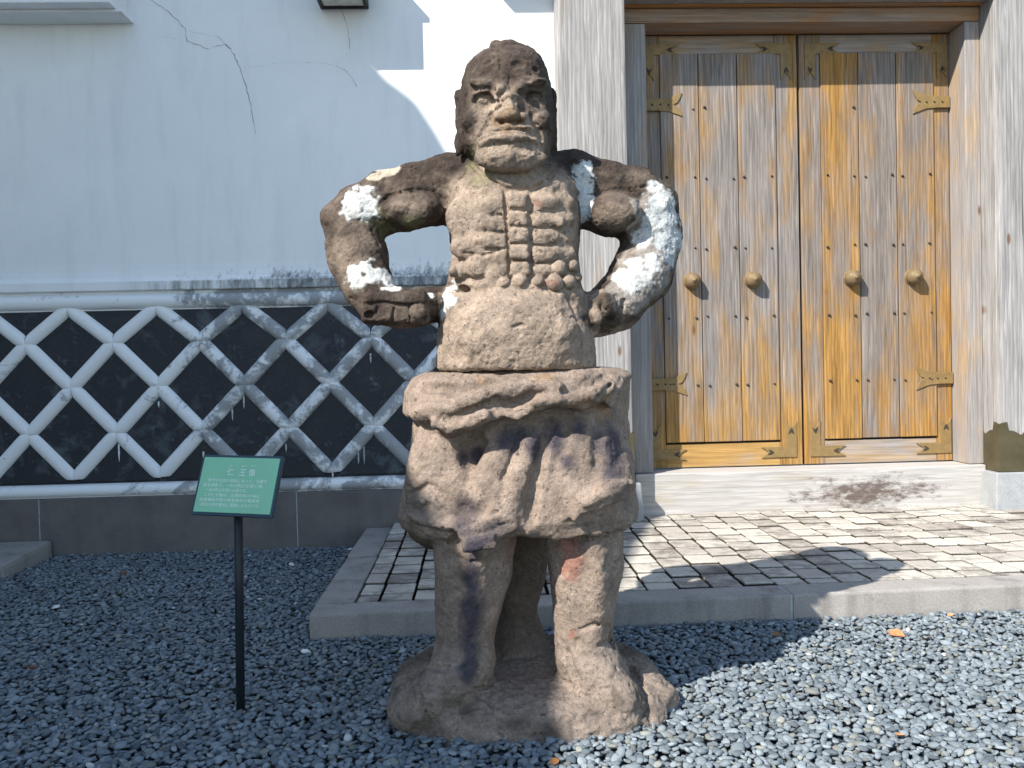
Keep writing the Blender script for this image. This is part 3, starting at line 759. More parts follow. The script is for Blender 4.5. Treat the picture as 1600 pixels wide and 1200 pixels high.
def worley(P, freq, seed):
    Qp = P * freq; i = np.floor(Qp).astype(int); best = np.full(len(P), 9.0, np.float32); J = [np.roll(_T, seed * 7 + k, k % 3) for k in range(3)]
    for a in (-1, 0, 1):
        for b in (-1, 0, 1):
            for c in (-1, 0, 1):
                q = (i[:, 0] + a) & 63, (i[:, 1] + b) & 63, (i[:, 2] + c) & 63
                d = (i[:, 0] + a + J[0][q] - Qp[:, 0]) ** 2 + (i[:, 1] + b + J[1][q] - Qp[:, 1]) ** 2 + (i[:, 2] + c + J[2][q] - Qp[:, 2]) ** 2
                best = np.minimum(best, d)
    return np.sqrt(best)
def roughen(V, Q, amp=1.0):
    N = vnormals(V, Q)
    Vw = V + 0.012 * (np.stack([fbm(V, 25, 2, o_) for o_ in (1.0, 2.0, 3.0)], 1) - 0.5)
    fl = (worley(Vw, 17, 1) - 0.5) * 0.011 * sstep(0.35, 0.65, vnoise(V, 6, 13.0)) + (worley(Vw, 42, 2) - 0.5) * 0.0042 * sstep(0.3, 0.7, vnoise(V, 9, 29.0))
    V = V + N * (fl * amp)[:, None]
    d = (fbm(V, 11, 2) - 0.5) * 0.010 + (fbm(V, 30, 3, 5.0) - 0.5) * 0.006 + (fbm(V, 85, 3, 9.0) - 0.5) * 0.0042
    rid = 1 - np.abs(fbm(V, 22, 3, 31.0) - 0.5) * 2; d = d - np.clip(rid - 0.92, 0, 1) * 0.020 * sstep(0.5, 0.65, vnoise(V, 6, 3.0))
    pit = fbm(V, 80, 2, 21.0); d = d - np.clip(pit - 0.66, 0, 1) * 0.020
    V = V + N * (d * amp)[:, None]
    return V, vnormals(V, Q)

STAT = np.array([0.13, 2.58, 0.0])
statue = empty('guardian_statue', STAT)
tag(statue, 'weathered stone temple guardian statue standing with hands on hips on gravel', 'statue')
def split(V, Q, N, col, label, names):
    for k, nm in enumerate(names):
        q = Q[label == k]
        if not len(q): continue
        used = np.unique(q); mp = np.full(len(V), -1, np.int64); mp[used] = np.arange(len(used))
        me = fast_mesh(nm, V[used] - STAT, mp[q], True, col[used])
        me.normals_split_custom_set_from_vertices(N[used].astype(np.float32).tolist())
        link(nm, me, STONE, statue)

BASE_C = np.array((0.285, 0.222, 0.172)); DARK = np.array((0.052, 0.039, 0.032)); WHITE = np.array((0.58, 0.58, 0.56)); BLUEW = np.array((0.40, 0.42, 0.42))
GREY = np.array((0.20, 0.178, 0.158)); PURP = np.array((0.050, 0.046, 0.062)); RED = np.array((0.30, 0.115, 0.085)); RUST = np.array((0.30, 0.19, 0.10)); MOSS = np.array((0.17, 0.165, 0.085)); BEIGE = np.array((0.42, 0.36, 0.28))
WM = [0.0]
def paint(V, col, c, vox, blobs, soft=0.35, nf=45, na=0.55, amt=1.0, wm=False):
    """stains and painted-in shade on the stone: blobs of (px, py, radius_px[, y squash])"""
    m_ = np.full(len(V), -1.0)
    nz = (fbm(V, nf, 3, 3.0) - 0.5) * 2
    for b in blobs:
        h = vox.hit(b[0], b[1]); r = b[2] * h[1] / F; D = (V - h) / np.array([1, 1.9, b[3] if len(b) > 3 else 1])
        m_ = np.maximum(m_, 1 - np.linalg.norm(D, axis=1) / r + nz * na)
    t = sstep(0.0, soft, m_)[:, None] * amt
    if wm:
        t2 = sstep(-0.30, 0.25, m_)[:, None] * 0.5; col = col * (1 - t2) + GREY * 1.2 * t2
        WM[0] = np.maximum(WM[0], t[:, 0]); c = c * (1 + 0.35 * (fbm(V, 40, 3, 17.0) - 0.62))[:, None]
    return col * (1 - t) + c * t

# ---- upper block
U = Vox((-0.52, 2.24, 0.98), (0.72, 2.92, 2.12), 0.004)
U.loft([row(*r) for r in [(248, 733, 866, 2.46, 2.70), (275, 714, 888, 2.415, 2.73), (300, 701, 903, 2.39, 2.745), (350, 702, 905, 2.375, 2.75), (400, 706, 902, 2.38, 2.75),
       (440, 699, 905, 2.39, 2.745), (455, 694, 909, 2.375, 2.745), (490, 689, 916, 2.35, 2.75), (530, 684, 924, 2.335, 2.76), (565, 682, 929, 2.34, 2.765), (580, 684, 930, 2.345, 2.765)]], 2.7, 0.02, 0.025)
U.cap(P_(795, 225, 2.53), P_(798, 292, 2.54), 58 * PXM, 70 * PXM, 0.03)
# arms
u = PXM
def armpath(pts, k=0.025): U.path([(P_(x, y, Y), r * u) for x, y, Y, r in pts], k, 'add', 0.03)
armpath([(745, 272, 2.58, 34), (700, 276, 2.58, 35), (645, 282, 2.57, 25), (597, 297, 2.58, 27), (566, 322, 2.60, 36)])
armpath([(705, 318, 2.59, 34), (640, 318, 2.58, 36), (578, 335, 2.60, 40)])
armpath([(562, 328, 2.60, 38), (549, 348, 2.61, 42), (558, 400, 2.58, 46), (576, 448, 2.53, 38), (592, 476, 2.49, 29)])
armpath([(590, 478, 2.49, 30), (625, 482, 2.48, 27), (660, 480, 2.50, 24), (700, 476, 2.55, 22)], 0.015)
armpath([(655, 466, 2.50, 15), (705, 462, 2.53, 16)], 0.008)
armpath([(860, 272, 2.58, 34), (902, 274, 2.58, 36), (950, 279, 2.57, 25), (996, 290, 2.58, 27), (1020, 318, 2.60, 40)])
armpath([(898, 318, 2.59, 36), (950, 328, 2.58, 38), (1008, 340, 2.60, 42)])
armpath([(1018, 330, 2.60, 42), (1019, 372, 2.61, 45), (1002, 428, 2.58, 47), (966, 472, 2.54, 40), (935, 490, 2.53, 33), (912, 492, 2.56, 30)])
# biceps rolls and the crease above them
U.ell(P_(645, 329, 2.525), (50 * u, 0.066, 27 * u), 0.005)
U.ell(P_(960, 333, 2.525), (43 * u, 0.068, 32 * u), 0.005)
U.stroke([(596, 318), (606, 308), (625, 301), (655, 296), (680, 301), (694, 318)], 4.2, 0.004, 0.004, 'sub')
U.stroke([(914, 325), (922, 310), (935, 301), (955, 296), (985, 297), (1000, 308), (1005, 335)], 4.2, 0.004, 0.004, 'sub')
U.bump(722, 270, 7, 20, 0.014, 0.1, 0.012, 'sub', 8)
U.box(P_(530, 345, 2.60), (20 * u, 0.05, 22 * u), 0.02, 0.03, 'add', 30)
# left fist: a broken block with a ledge on top, thumb above, wrist running into the hip
U.box(P_(618, 483, 2.455), (50 * u, 0.05, 21 * u), 0.012, 0.012, 'add', -1, 4)
U.box(P_(620, 468, 2.452), (45 * u, 0.054, 9 * u), 0.008, 0.006, 'add', 2)
U.stroke([(570, 476), (600, 473), (640, 476), (668, 474)], 2.6, 0.0, 0.004, 'sub')
for a, b in (((590, 480), (586, 500)), ((616, 482), (613, 502)), ((641, 480), (642, 500))): U.stroke([a, b], 2.4, 0, 0.004, 'sub')
U.bump(655, 487, 14, 13, 0.02, 0, 0.006); U.bump(662, 498, 7, 5, 0.012, 0, 0.004, 'sub'); U.bump(578, 492, 8, 6, 0.012, 0, 0.005, 'sub')
U.bump(676, 468, 12, 9, 0.02, 0.1, 0.004); U.stroke([(668, 478), (686, 484)], 2.6, 0, 0.004, 'sub')
# right hand: knuckles against the hip
U.bump(948, 478, 18, 20, 0.03, 0.1, 0.008); U.bump(930, 492, 14, 22, 0.03, 0.0, 0.006)
for a, b in (((962, 462), (950, 500)), ((940, 470), (935, 512)), ((975, 470), (968, 492))): U.stroke([a, b], 3.2, 0, 0.005, 'sub')
# chest and ribs
for y in (316, 343, 369, 396): U.bump(852, y, 26, 14.0, 0.022, 0.45, 0.010); U.bump(880, y - 1, 20, 14.0, 0.022, 0.7, 0.014)
for y in (320, 348, 375, 402): U.bump(768, y, 24, 14.5, 0.022, 0.5, 0.010)
U.bump(735, 340, 40, 38, 0.03, 0.75, 0.03); U.bump(738, 385, 36, 20, 0.025, 0.7, 0.02)
U.bump(848, 424, 22, 12, 0.022, 0.35, 0.006); U.bump(774, 426, 18, 17, 0.022, 0.35, 0.006)
U.stroke([(790, 300), (794, 340), (796, 375), (797, 410), (799, 436)], 4.8, 0.0, 0.005, 'sub')
U.stroke([(829, 302), (829, 340), (829, 375), (829, 410), (829, 438)], 3.6, 0.0, 0.005, 'sub')
for x, y in ((809, 315), (810, 342), (811, 368), (812, 394), (813, 421)): U.box(U.hit(x, y) + np.array([0, 0.004, 0]), (14.5 * u, 0.020, 11.6 * u), 0.011, 0.003, 'add')
for y in (334, 361, 388): U.stroke([(762, y + 2), (778, y + 2), (792, y)], 2.2, 0, 0.004, 'sub')
for y in (330, 356, 383, 410): U.stroke([(831, y), (850, y + 1), (868, y - 1)], 2.2, 0, 0.004, 'sub')
U.stroke([(725, 395), (755, 399), (776, 394)], 2.4, 0, 0.005, 'sub')
U.bump(876, 348, 10, 10, 0.015, 0.0, 0.003); U.bump(876, 346, 3, 3, 0.006, -0.8, 0.003, 'sub')
for x, y, r in ((746, 418, 19), (724, 424, 15), (709, 424, 9)): U.bump(x, y, r, r, 0.026, 0.0, 0.004)
U.stroke([(697, 446), (716, 449), (740, 454), (762, 450), (778, 444), (800, 438), (815, 434), (835, 440), (858, 452), (885, 454), (906, 452)], 5.0, 0.004, 0.010, 'sub')
for x, y, r in ((872, 419, 12.5), (893, 415, 10), (866, 441, 13), (887, 440, 10.5), (901, 434, 8), (840, 441, 10), (812, 440, 13), (788, 443, 10)): U.bump(x, y, r, r, 0.024, -0.1, 0.003)
U.bump(728, 452, 22, 7, 0.022, 0.5, 0.004, 'sub')
U.bump(806, 520, 85, 48, 0.03, 0.75, 0.04)
U.stroke([(801, 511), (812, 508), (822, 508)], 2.6, 0.0, 0.003, 'sub')
U.stroke([(884, 462), (898, 485), (908, 520), (914, 560)], 3, 0, 0.01, 'sub')
# collar edge of the neck
U.stroke([(733, 252), (755, 275), (790, 295), (830, 298), (858, 282), (872, 258)], 3, 0, 0.010, 'sub')
# head
U.loft([row(*r) for r in [(81, 764, 826, 2.45, 2.58), (90, 749, 838, 2.415, 2.61), (100, 737, 847, 2.395, 2.635), (112, 727, 852, 2.375, 2.65), (135, 721, 859, 2.365, 2.66),
       (160, 718, 862, 2.365, 2.66), (190, 716, 864, 2.36, 2.66), (215, 715, 866, 2.35, 2.655), (234, 721, 862, 2.345, 2.64), (248, 735, 853, 2.345, 2.61), (260, 750, 845, 2.35, 2.58), (270, 765, 837, 2.37, 2.53)]], 2.5, 0.010, 0.028)
U.ell(P_(793, 79, 2.49), (30 * u, 0.05, 12 * u), 0.004); U.ell(P_(775, 72, 2.48), (9 * u, 0.028, 8 * u), 0.003); U.ell(P_(796, 70, 2.49), (15 * u, 0.028, 7 * u), 0.003); U.ell(P_(816, 81, 2.49), (15 * u, 0.035, 7 * u), 0.004)
U.stroke([(771, 82), (770, 72), (774, 66)], 1.8, 0.002, 0.002, 'sub')
for x, y0, y1 in ((718, 138, 240), (862, 134, 238)):
    e = -1 if x < 800 else 1
    U.cap(P_(x, y0 + 8, 2.52), P_(x, y0 + 45, 2.53), 6 * u, 7.5 * u, 0.008); U.cap(P_(x, y0 + 40, 2.52), P_(x + 2 * e, y1, 2.50), 6.5 * u, 6 * u, 0.010)
U.stroke([(727, 150), (724, 185), (727, 222), (735, 240)], 2.6, 0, 0.006, 'sub'); U.stroke([(855, 150), (858, 185), (857, 222), (850, 238)], 2.6, 0, 0.006, 'sub')
# heavy brows over deep sockets
U.bump(755, 158, 24, 15, 0.017, 0.1, 0.010, 'sub', 8); U.bump(836, 154, 20, 11, 0.013, 0.1, 0.010, 'sub', -8)
U.bump(797, 168, 12, 40, 0.02, 0.5, 0.015)
U.bump(760, 131, 27, 10, 0.030, 0.15, 0.010, 'add', -8); U.bump(782, 140, 12, 10, 0.030, 0.1, 0.008)
U.bump(832, 129, 24, 10, 0.030, 0.15, 0.010, 'add', 6); U.bump(812, 139, 11, 10, 0.030, 0.1, 0.008)
U.bump(756, 157, 13, 8.5, 0.018, 0.3, 0.004); U.bump(835, 155, 12, 8, 0.015, 0.4, 0.004)
def ring(cx, cy, rx, rz, a0, a1, r, mode, lift=0.0, n=14):
    U.stroke([(cx + rx * math.cos(R_(a0 + (a1 - a0) * i / n)), cy - rz * math.sin(R_(a0 + (a1 - a0) * i / n))) for i in range(n + 1)], r, lift, 0.003, mode)
ring(757, 158, 15, 12, 190, 20, 1.8, 'sub', 0.000); ring(757, 157, 19, 15, 190, 25, 2.6, 'add', 0.005)
U.stroke([(773, 152), (781, 160), (790, 152), (793, 138)], 2.2, 0.004, 0.003, 'add')
U.stroke([(742, 170), (755, 174), (770, 172), (782, 163)], 2.2, 0.002, 0.003, 'add')
ring(835, 156, 13, 10, 170, 0, 1.6, 'sub', 0.000)
U.stroke([(796, 122), (797, 136), (798, 148)], 2.6, 0, 0.005, 'sub'); U.stroke([(788, 150), (776, 162), (768, 171)], 2.0, 0, 0.004, 'sub')
# nose: short and broad, worn
U.stroke([(798, 152), (798, 166), (799, 177)], 8, 0.003, 0.012, 'add', 10)
U.bump(797, 179, 14, 8, 0.022, 0.25, 0.010); U.bump(779, 184, 10, 8, 0.026, 0.3, 0.006); U.bump(816, 184, 10, 8, 0.026, 0.3, 0.006)
U.stroke([(786, 154), (797, 150), (809, 153)], 3.4, 0.005, 0.004, 'add'); U.stroke([(780, 176), (792, 172), (800, 170)], 3.0, 0.003, 0.004, 'add')
U.bump(783, 191, 5, 3, 0.010, 0, 0.003, 'sub'); U.bump(811, 191, 5, 3, 0.010, 0, 0.003, 'sub')
# cheeks and the folds down to the mouth
U.bump(741, 188, 22, 18, 0.030, 0.45, 0.012); U.bump(846, 187, 17, 18, 0.030, 0.45, 0.012)
U.stroke([(767, 180), (763, 192), (756, 205), (750, 216)], 4.4, 0, 0.005, 'sub'); U.stroke([(830, 180), (836, 192), (843, 205), (847, 214)], 4.4, 0, 0.005, 'sub')
# mouth: thin moustached upper lip, wide thick lower lip turned down at the ends
U.stroke([(772, 203), (790, 200), (806, 200), (826, 202)], 5.0, 0.004, 0.006, 'add'); U.bump(817, 199, 12, 4, 0.014, 0, 0.004)
U.stroke([(753, 222), (766, 217), (785, 215), (800, 214), (815, 215), (832, 218), (845, 222)], 7.5, 0.007, 0.005, 'add')
U.stroke([(748, 219), (760, 213), (778, 209), (800, 207.5), (820, 208), (836, 211), (849, 217)], 4.0, 0.002, 0.002, 'sub')
U.stroke([(762, 230), (780, 227), (800, 226), (825, 227), (840, 229)], 2.0, 0.001, 0.006, 'sub')
U.bump(800, 244, 58, 20, 0.030, 0.75, 0.03); U.bump(822, 243, 14, 7, 0.012, 0.3, 0.008); U.bump(775, 240, 16, 8, 0.012, 0.4, 0.008)
# chipped scalp
for x, y, r in ((845, 118, 7), (826, 124, 6), (760, 98, 8), (810, 100, 10), (838, 108, 6), (745, 120, 6)): U.bump(x, y, r, r * 0.6, 0.010, -0.1, 0.006, 'sub')
# flat seat of the block
zc = P_(806, 578, 2.4)[2]
V, Q = U.extract()
V[:, 2] = np.where(V[:, 2] < zc, zc + (V[:, 2] - zc) * 0.2, V[:, 2])
V, N = roughen(V, Q)
zt = lambda py: P_(800, py, 2.5)[2]; xt = lambda px, py=350: P_(px, py, 2.55)[0]
nz = (fbm(V, 14, 3, 2.0) - 0.5) * 2; nf = (fbm(V, 50, 3, 8.0) - 0.5) * 2
col = BASE_C * (1 + 0.25 * nz[:, None] + 0.12 * nf[:, None])
# dark weathering crust: crown of the head, shoulders, arms (also all round the back)
ctr = (xt(690) + xt(905)) / 2
arm = sstep(xt(712) , xt(690), V[:, 0] + 0.02 * nz) + sstep(xt(888), xt(910), V[:, 0] + 0.02 * nz)
sh = sstep(zt(300), zt(262), V[:, 2] + 0.03 * nz) * sstep(0.07, 0.13, np.abs(V[:, 0] - ctr) + 0.02 * nf)
armz = np.clip(arm, 0, 1) * sstep(zt(520), zt(500), V[:, 2]) * (1 - 0)
armz = np.maximum(armz * np.clip(0.85 + 0.5 * nz, 0, 1), sh)
belly = (V[:, 2] < zt(455)) & (V[:, 0] > xt(684)) & (V[:, 0] < xt(935))
armz = np.where(belly, armz * 0.25, armz)
crown = sstep(zt(170), zt(138), V[:, 2] + 0.03 * nz) * np.clip(0.92 + 0.35 * nf, 0, 1)
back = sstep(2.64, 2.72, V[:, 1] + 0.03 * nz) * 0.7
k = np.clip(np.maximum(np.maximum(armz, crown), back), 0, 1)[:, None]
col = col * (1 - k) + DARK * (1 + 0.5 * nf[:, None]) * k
col = paint(V, col, BASE_C * 0.8, U, [(545, 400, 40), (560, 380, 30), (635, 325, 40, 0.5), (548, 440, 28), (960, 335, 45, 0.6)], 0.6, 30, 0.5, 0.6)
col = paint(V, col, RUST * 0.6, U, [(800, 180, 24), (795, 195, 22), (775, 195, 14)], 0.6, 60, 0.6, 0.6)
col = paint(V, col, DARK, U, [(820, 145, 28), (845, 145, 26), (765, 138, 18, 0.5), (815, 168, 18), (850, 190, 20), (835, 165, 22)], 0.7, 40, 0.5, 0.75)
col = paint(V, col, BEIGE, U, [(604, 266, 24, 0.5), (585, 275, 14, 0.6)], 0.2, 40, 0.4)
col = paint(V, col, MOSS, U, [(575, 335, 20), (600, 350, 26), (640, 350, 34, 0.4), (755, 280, 30, 0.6), (740, 262, 18), (590, 330, 14), (740, 240, 14)], 0.7, 40, 0.7, 0.55)
col = paint(V, col, WHITE, U, [(548, 308, 18), (560, 322, 24), (572, 310, 18), (580, 332, 12)], 0.28, 42, 0.95, wm=True)
col = paint(V, col, WHITE, U, [(556, 436, 16), (572, 420, 16), (590, 428, 18), (606, 440, 14), (552, 420, 10), (618, 452, 10)], 0.28, 42, 1.0, wm=True)
col = paint(V, col, WHITE, U, [(700, 470, 17), (704, 452, 12), (692, 488, 10), (672, 462, 8)], 0.28, 42, 0.95, wm=True)
col = paint(V, col, GREY * 1.35, U, [(1020, 330, 44), (1035, 380, 48), (1015, 420, 48), (985, 455, 42), (1000, 360, 26)], 0.35, 30, 0.5, 0.95)
col = paint(V, col, BLUEW * 1.15, U, [(1040, 340, 34), (1046, 370, 30), (1030, 310, 22), (1045, 400, 18)], 0.2, 55, 0.8)
col = paint(V, col, WHITE, U, [(1022, 292, 15), (1034, 312, 12), (1002, 376, 17), (1010, 366, 10), (1000, 424, 30), (1016, 416, 20), (978, 432, 20), (990, 446, 16)], 0.28, 42, 0.95, wm=True)
col = paint(V, col, BLUEW * 1.25, U, [(912, 268, 17), (910, 290, 20), (914, 315, 16), (912, 336, 12)], 0.2, 60, 0.6)
col = paint(V, col, DARK * 0.7, U, [(948, 505, 22), (940, 470, 22), (918, 500, 16), (888, 258, 20)], 0.5, 40, 0.5, 0.8)
col = paint(V, col, RED, U, [(866, 441, 9), (850, 443, 8), (838, 318, 12, 0.6)], 0.6, 60, 0.8, 0.45)
V = V + N * (WM[0] * (0.0022 + 0.003 * (fbm(V, 60, 2, 41.0) - 0.5)))[:, None]; N = vnormals(V, Q)   # mortar patches sit proud of the stone
fc = V[Q].mean(1); lab = np.full(len(Q), 1)
hx, hz = xt(790, 160), zt(165)
lab[(fc[:, 2] > zt(238)) & (np.abs(fc[:, 0] - hx) < 0.165)] = 0
chin = (((fc[:, 0] - xt(796, 230)) / 0.13) ** 2 + ((fc[:, 2] - zt(215)) / 0.115) ** 2 < 1) & (fc[:, 1] < 2.45)
lab[chin] = 0
lab[(fc[:, 0] < xt(690)) & (fc[:, 2] > zt(515)) & (fc[:, 2] < zt(245))] = 2
lab[(fc[:, 0] < xt(690)) & (fc[:, 2] >= zt(245)) & (fc[:, 2] < zt(225))] = 2
lab[(fc[:, 0] > xt(908)) & (fc[:, 2] > zt(525)) & (fc[:, 2] < zt(225))] = 3
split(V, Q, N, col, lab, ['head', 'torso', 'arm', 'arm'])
del U

# ---- lower block: skirt, legs, mound
Lw = Vox((-0.42, 2.16, -0.06), (0.68, 3.06, 1.08), 0.005)
Lw.loft([row(*r) for r in [(578, 668, 968, 2.37, 2.80), (588, 650, 980, 2.335, 2.83), (612, 644, 980, 2.335, 2.85), (650, 646, 979, 2.350, 2.85), (690, 643, 980, 2.350, 2.85), (725, 638, 983, 2.335, 2.85),
        (760, 630, 989, 2.32, 2.85), (795, 622, 994, 2.315, 2.86), (815, 627, 992, 2.33, 2.85)]], 2.5, 0.02, 0.02)
Lw.ell(P_(690, 812, 2.74), (62 * u, 0.10, 50 * u), 0.03)
# legs
Lw.loft([row(*r) for r in [(800, 678, 806, 2.375, 2.60), (840, 676, 807, 2.375, 2.60), (900, 681, 800, 2.385, 2.59), (950, 680, 784, 2.395, 2.58), (990, 681, 771, 2.40, 2.575), (1030, 676, 768, 2.40, 2.59), (1095, 660, 770, 2.37, 2.62)]], 2.3, 0.02, 0.02)
Lw.loft([row(*r) for r in [(800, 850, 973, 2.385, 2.61), (840, 852, 973, 2.385, 2.61), (900, 859, 970, 2.39, 2.60), (950, 864, 958, 2.40, 2.59), (985, 867, 956, 2.41, 2.59), (1020, 869, 968, 2.41, 2.61), (1095, 876, 1005, 2.38, 2.64)]], 2.3, 0.02, 0.02)
Lw.loft([row(*r) for r in [(800, 765, 858, 2.66, 2.84), (900, 772, 853, 2.67, 2.84), (955, 783, 838, 2.68, 2.83), (1000, 770, 852, 2.66, 2.86), (1060, 745, 880, 2.64, 2.90)]], 2.3, 0.03, 0.02)
Lw.stroke([(928, 835), (932, 900), (930, 960), (925, 1010)], 18, -0.014, 0.02, 'add')
Lw.stroke([(740, 860), (738, 920), (730, 980), (728, 1030)], 22, -0.016, 0.03, 'add')
# mound
Lw.loft([(-0.05, -0.31, 0.575, 2.285, 2.96), (0.03, -0.305, 0.57, 2.295, 2.95), (0.070, -0.285, 0.545, 2.315, 2.93), (0.092, -0.25, 0.51, 2.36, 2.91), (0.108, -0.17, 0.44, 2.46, 2.88)], 2.9, 0.02, 0.02)
Lw.path([(P_(730, 1035, 2.45), 42 * u), (P_(706, 1062, 2.41), 40 * u), (P_(672, 1088, 2.38), 34 * u)], 0.02)
Lw.path([(P_(922, 1035, 2.47), 46 * u), (P_(938, 1066, 2.43), 42 * u), (P_(962, 1092, 2.39), 36 * u)], 0.02)
Lw.ell(P_(1020, 1085, 2.52), (36 * u, 0.10, 26 * u), 0.01); Lw.ell(P_(645, 1105, 2.42), (36 * u, 0.10, 30 * u), 0.02)
Lw.stroke([(985, 1040), (1000, 1065), (1012, 1095), (1020, 1120)], 6, 0, 0.008, 'sub')
Lw.stroke([(700, 1045), (670, 1040), (650, 1062), (655, 1095)], 5, 0, 0.02, 'sub')
Lw.stroke([(768, 1068), (745, 1080), (728, 1090)], 4, 0, 0.008, 'sub')
for a, b in (((790, 1060), (830, 1085)), ((775, 1072), (815, 1098)), ((815, 1050), (850, 1075)), ((750, 1088), (775, 1110))): Lw.stroke([a, b], 2.2, 0, 0.006, 'sub')
Lw.stroke([(905, 1075), (898, 1050), (888, 1020)], 4, 0, 0.012, 'sub')
# belt of rolled cloth with a drooping lip
def hemline(pts, Y): return np.array([(lambda q: (q[0], q[2]))(P_(x, y, Y)) for x, y in pts])
lip = hemline([(620, 655), (644, 659), (672, 660), (688, 674), (703, 682), (725, 676), (748, 663), (787, 652), (809, 657), (828, 645), (861, 635), (890, 637), (908, 641), (930, 632), (944, 627), (957, 640), (966, 622), (985, 598), (1000, 590)], 2.33)
Lw.loft([row(*r) for r in [(580, 660, 972, 2.365, 2.81), (590, 644, 986, 2.33, 2.84), (608, 634, 991, 2.305, 2.86), (640, 630, 992, 2.288, 2.865), (695, 632, 990, 2.285, 2.86)]], 2.6, 0.010, 0.02, 'add', lip, 0.014)
Lw.stroke([(656, 642), (690, 640), (718, 633), (754, 618), (800, 608), (834, 602), (870, 608)], 13, 0.010, 0.02, 'add')
Lw.stroke([(684, 660), (704, 668), (730, 660), (756, 648)], 11, 0.012, 0.016, 'add'); Lw.stroke([(838, 626), (870, 622), (895, 624), (925, 616), (952, 602)], 11, 0.010, 0.018, 'add')
Lw.stroke([(664, 606), (720, 610), (770, 598)], 8, 0, 0.02, 'sub'); Lw.stroke([(740, 640), (772, 628), (800, 636), (818, 622), (850, 614)], 6, 0.0, 0.012, 'sub')
Lw.stroke([(722, 648), (745, 634), (775, 622)], 4, 0, 0.012, 'sub'); Lw.stroke([(872, 590), (900, 599), (930, 588)], 5, 0.002, 0.008, 'sub'); Lw.stroke([(880, 612), (905, 604), (925, 600), (948, 586)], 6, 0, 0.01, 'sub')
Lw.stroke([(935, 622), (950, 606), (958, 592)], 4, 0, 0.008, 'sub')
# skirt relief: full thighs, a hollow under the belt, cloth gathered into the knot
Lw.bump(688, 750, 54, 92, 0.060, 0.62, 0.05); Lw.bump(908, 732, 64, 84, 0.065, 0.60, 0.05)
Lw.bump(738, 706, 22, 30, 0.038, 0.1, 0.02, 'sub', -28)
Lw.stroke([(752, 712), (745, 750), (732, 790)], 9, 0.0, 0.03, 'sub'); Lw.stroke([(790, 668), (768, 712), (750, 752), (742, 785)], 4, 0, 0.012, 'sub')
Lw.stroke([(806, 664, 10), (794, 690, 18), (780, 715, 22), (764, 746, 24), (752, 776, 24)], 22, -0.020, 0.024, 'add')
Lw.stroke([(842, 660, 8), (834, 684, 14), (822, 716, 19), (806, 755, 20), (790, 800, 19)], 19, -0.014, 0.018, 'add')
Lw.stroke([(816, 672), (799, 716), (780, 758), (768, 795)], 4.0, 0.001, 0.006, 'sub')
Lw.stroke([(776, 764), (772, 786), (778, 806)], 15, -0.010, 0.014, 'add')
Lw.stroke([(862, 668), (846, 715), (834, 760), (828, 812)], 9, 0.002, 0.014, 'sub', 11)
Lw.stroke([(884, 668), (874, 700), (868, 735)], 5, 0, 0.025, 'sub'); Lw.stroke([(936, 665), (932, 700), (934, 735)], 5, 0, 0.025, 'sub')
# right hem: an outer fold of cloth over an inner layer
rh = hemline([(820, 818), (850, 817), (880, 812), (890, 806), (896, 813), (905, 801), (925, 797), (945, 790), (970, 781), (990, 770), (1005, 766)], 2.33)
Lw.loft([row(*r) for r in [(700, 848, 984, 2.37, 2.7), (730, 842, 987, 2.335, 2.7), (760, 836, 990, 2.305, 2.7), (830, 832, 992, 2.295, 2.7)]], 2.6, 0.012, 0.01, 'add', rh, 0.008)
Lw.stroke([(915, 784), (940, 776), (962, 766), (982, 756)], 8, 0.004, 0.012, 'add'); Lw.bump(955, 760, 30, 10, 0.02, 0.1, 0.012, 'add', 14)
Lw.stroke([(868, 838), (910, 832), (950, 830)], 6, 0.002, 0.014, 'add'); Lw.bump(972, 812, 20, 18, 0.025, 0.4, 0.014)
# left hem and the dark knot that hangs over the knee
Lw.stroke([(640, 802), (660, 812), (690, 820), (720, 822)], 7, 0.004, 0.014, 'add')
h = Lw.hit(762, 826); Lw.box(h + np.array([0, 0.0, 0]), (44 * u, 0.026, 19 * u), 0.016, 0.012, 'add', 22); Lw.box(Lw.hit(748, 848) + np.array([0, 0.004, 0]), (26 * u, 0.022, 12 * u), 0.012, 0.008, 'add', 8)
Lw.stroke([(720, 822), (748, 812), (778, 800)], 3.2, 0.0, 0.006, 'sub'); Lw.stroke([(730, 840), (760, 832), (788, 818)], 2.6, 0, 0.006, 'sub')
Lw.stroke([(640, 775), (668, 758), (692, 772)], 4, 0, 0.014, 'sub'); Lw.stroke([(640, 792), (655, 800), (668, 790)], 3.5, 0, 0.012, 'sub')
Lw.stroke([(676, 846), (705, 848), (722, 846)], 2.5, 0, 0.006, 'sub'); Lw.stroke([(715, 872), (745, 878), (775, 866)], 2.2, 0, 0.008, 'sub')
# facets and breaks on the right shin and foot
Lw.stroke([(905, 985), (930, 975), (952, 978)], 3, 0, 0.006, 'sub'); Lw.stroke([(935, 1008), (955, 1002), (972, 1012)], 3.2, 0, 0.005, 'sub'); Lw.bump(955, 1000, 9, 16, 0.016, 0, 0.006, 'sub')
Lw.stroke([(893, 850), (905, 845), (945, 832), (958, 834)], 2.2, 0, 0.005, 'sub')
V, Q = Lw.extract()
V, N = roughen(V, Q, 0.95 + 0.9 * sstep(0.24, 0.12, V[:, 2]))
nz = (fbm(V, 12, 3, 4.0) - 0.5) * 2; nf = (fbm(V, 48, 3, 6.0) - 0.5) * 2
col = (BASE_C * np.array((0.86, 0.855, 0.885))) * (1 + 0.28 * nz[:, None] + 0.14 * nf[:, None])
gk = sstep(0.45, 0.1, V[:, 2] + 0.1 * nz)[:, None] * 0.45; col = col * (1 - gk) + GREY * gk * np.array((1.0, 0.95, 0.9)) + 0
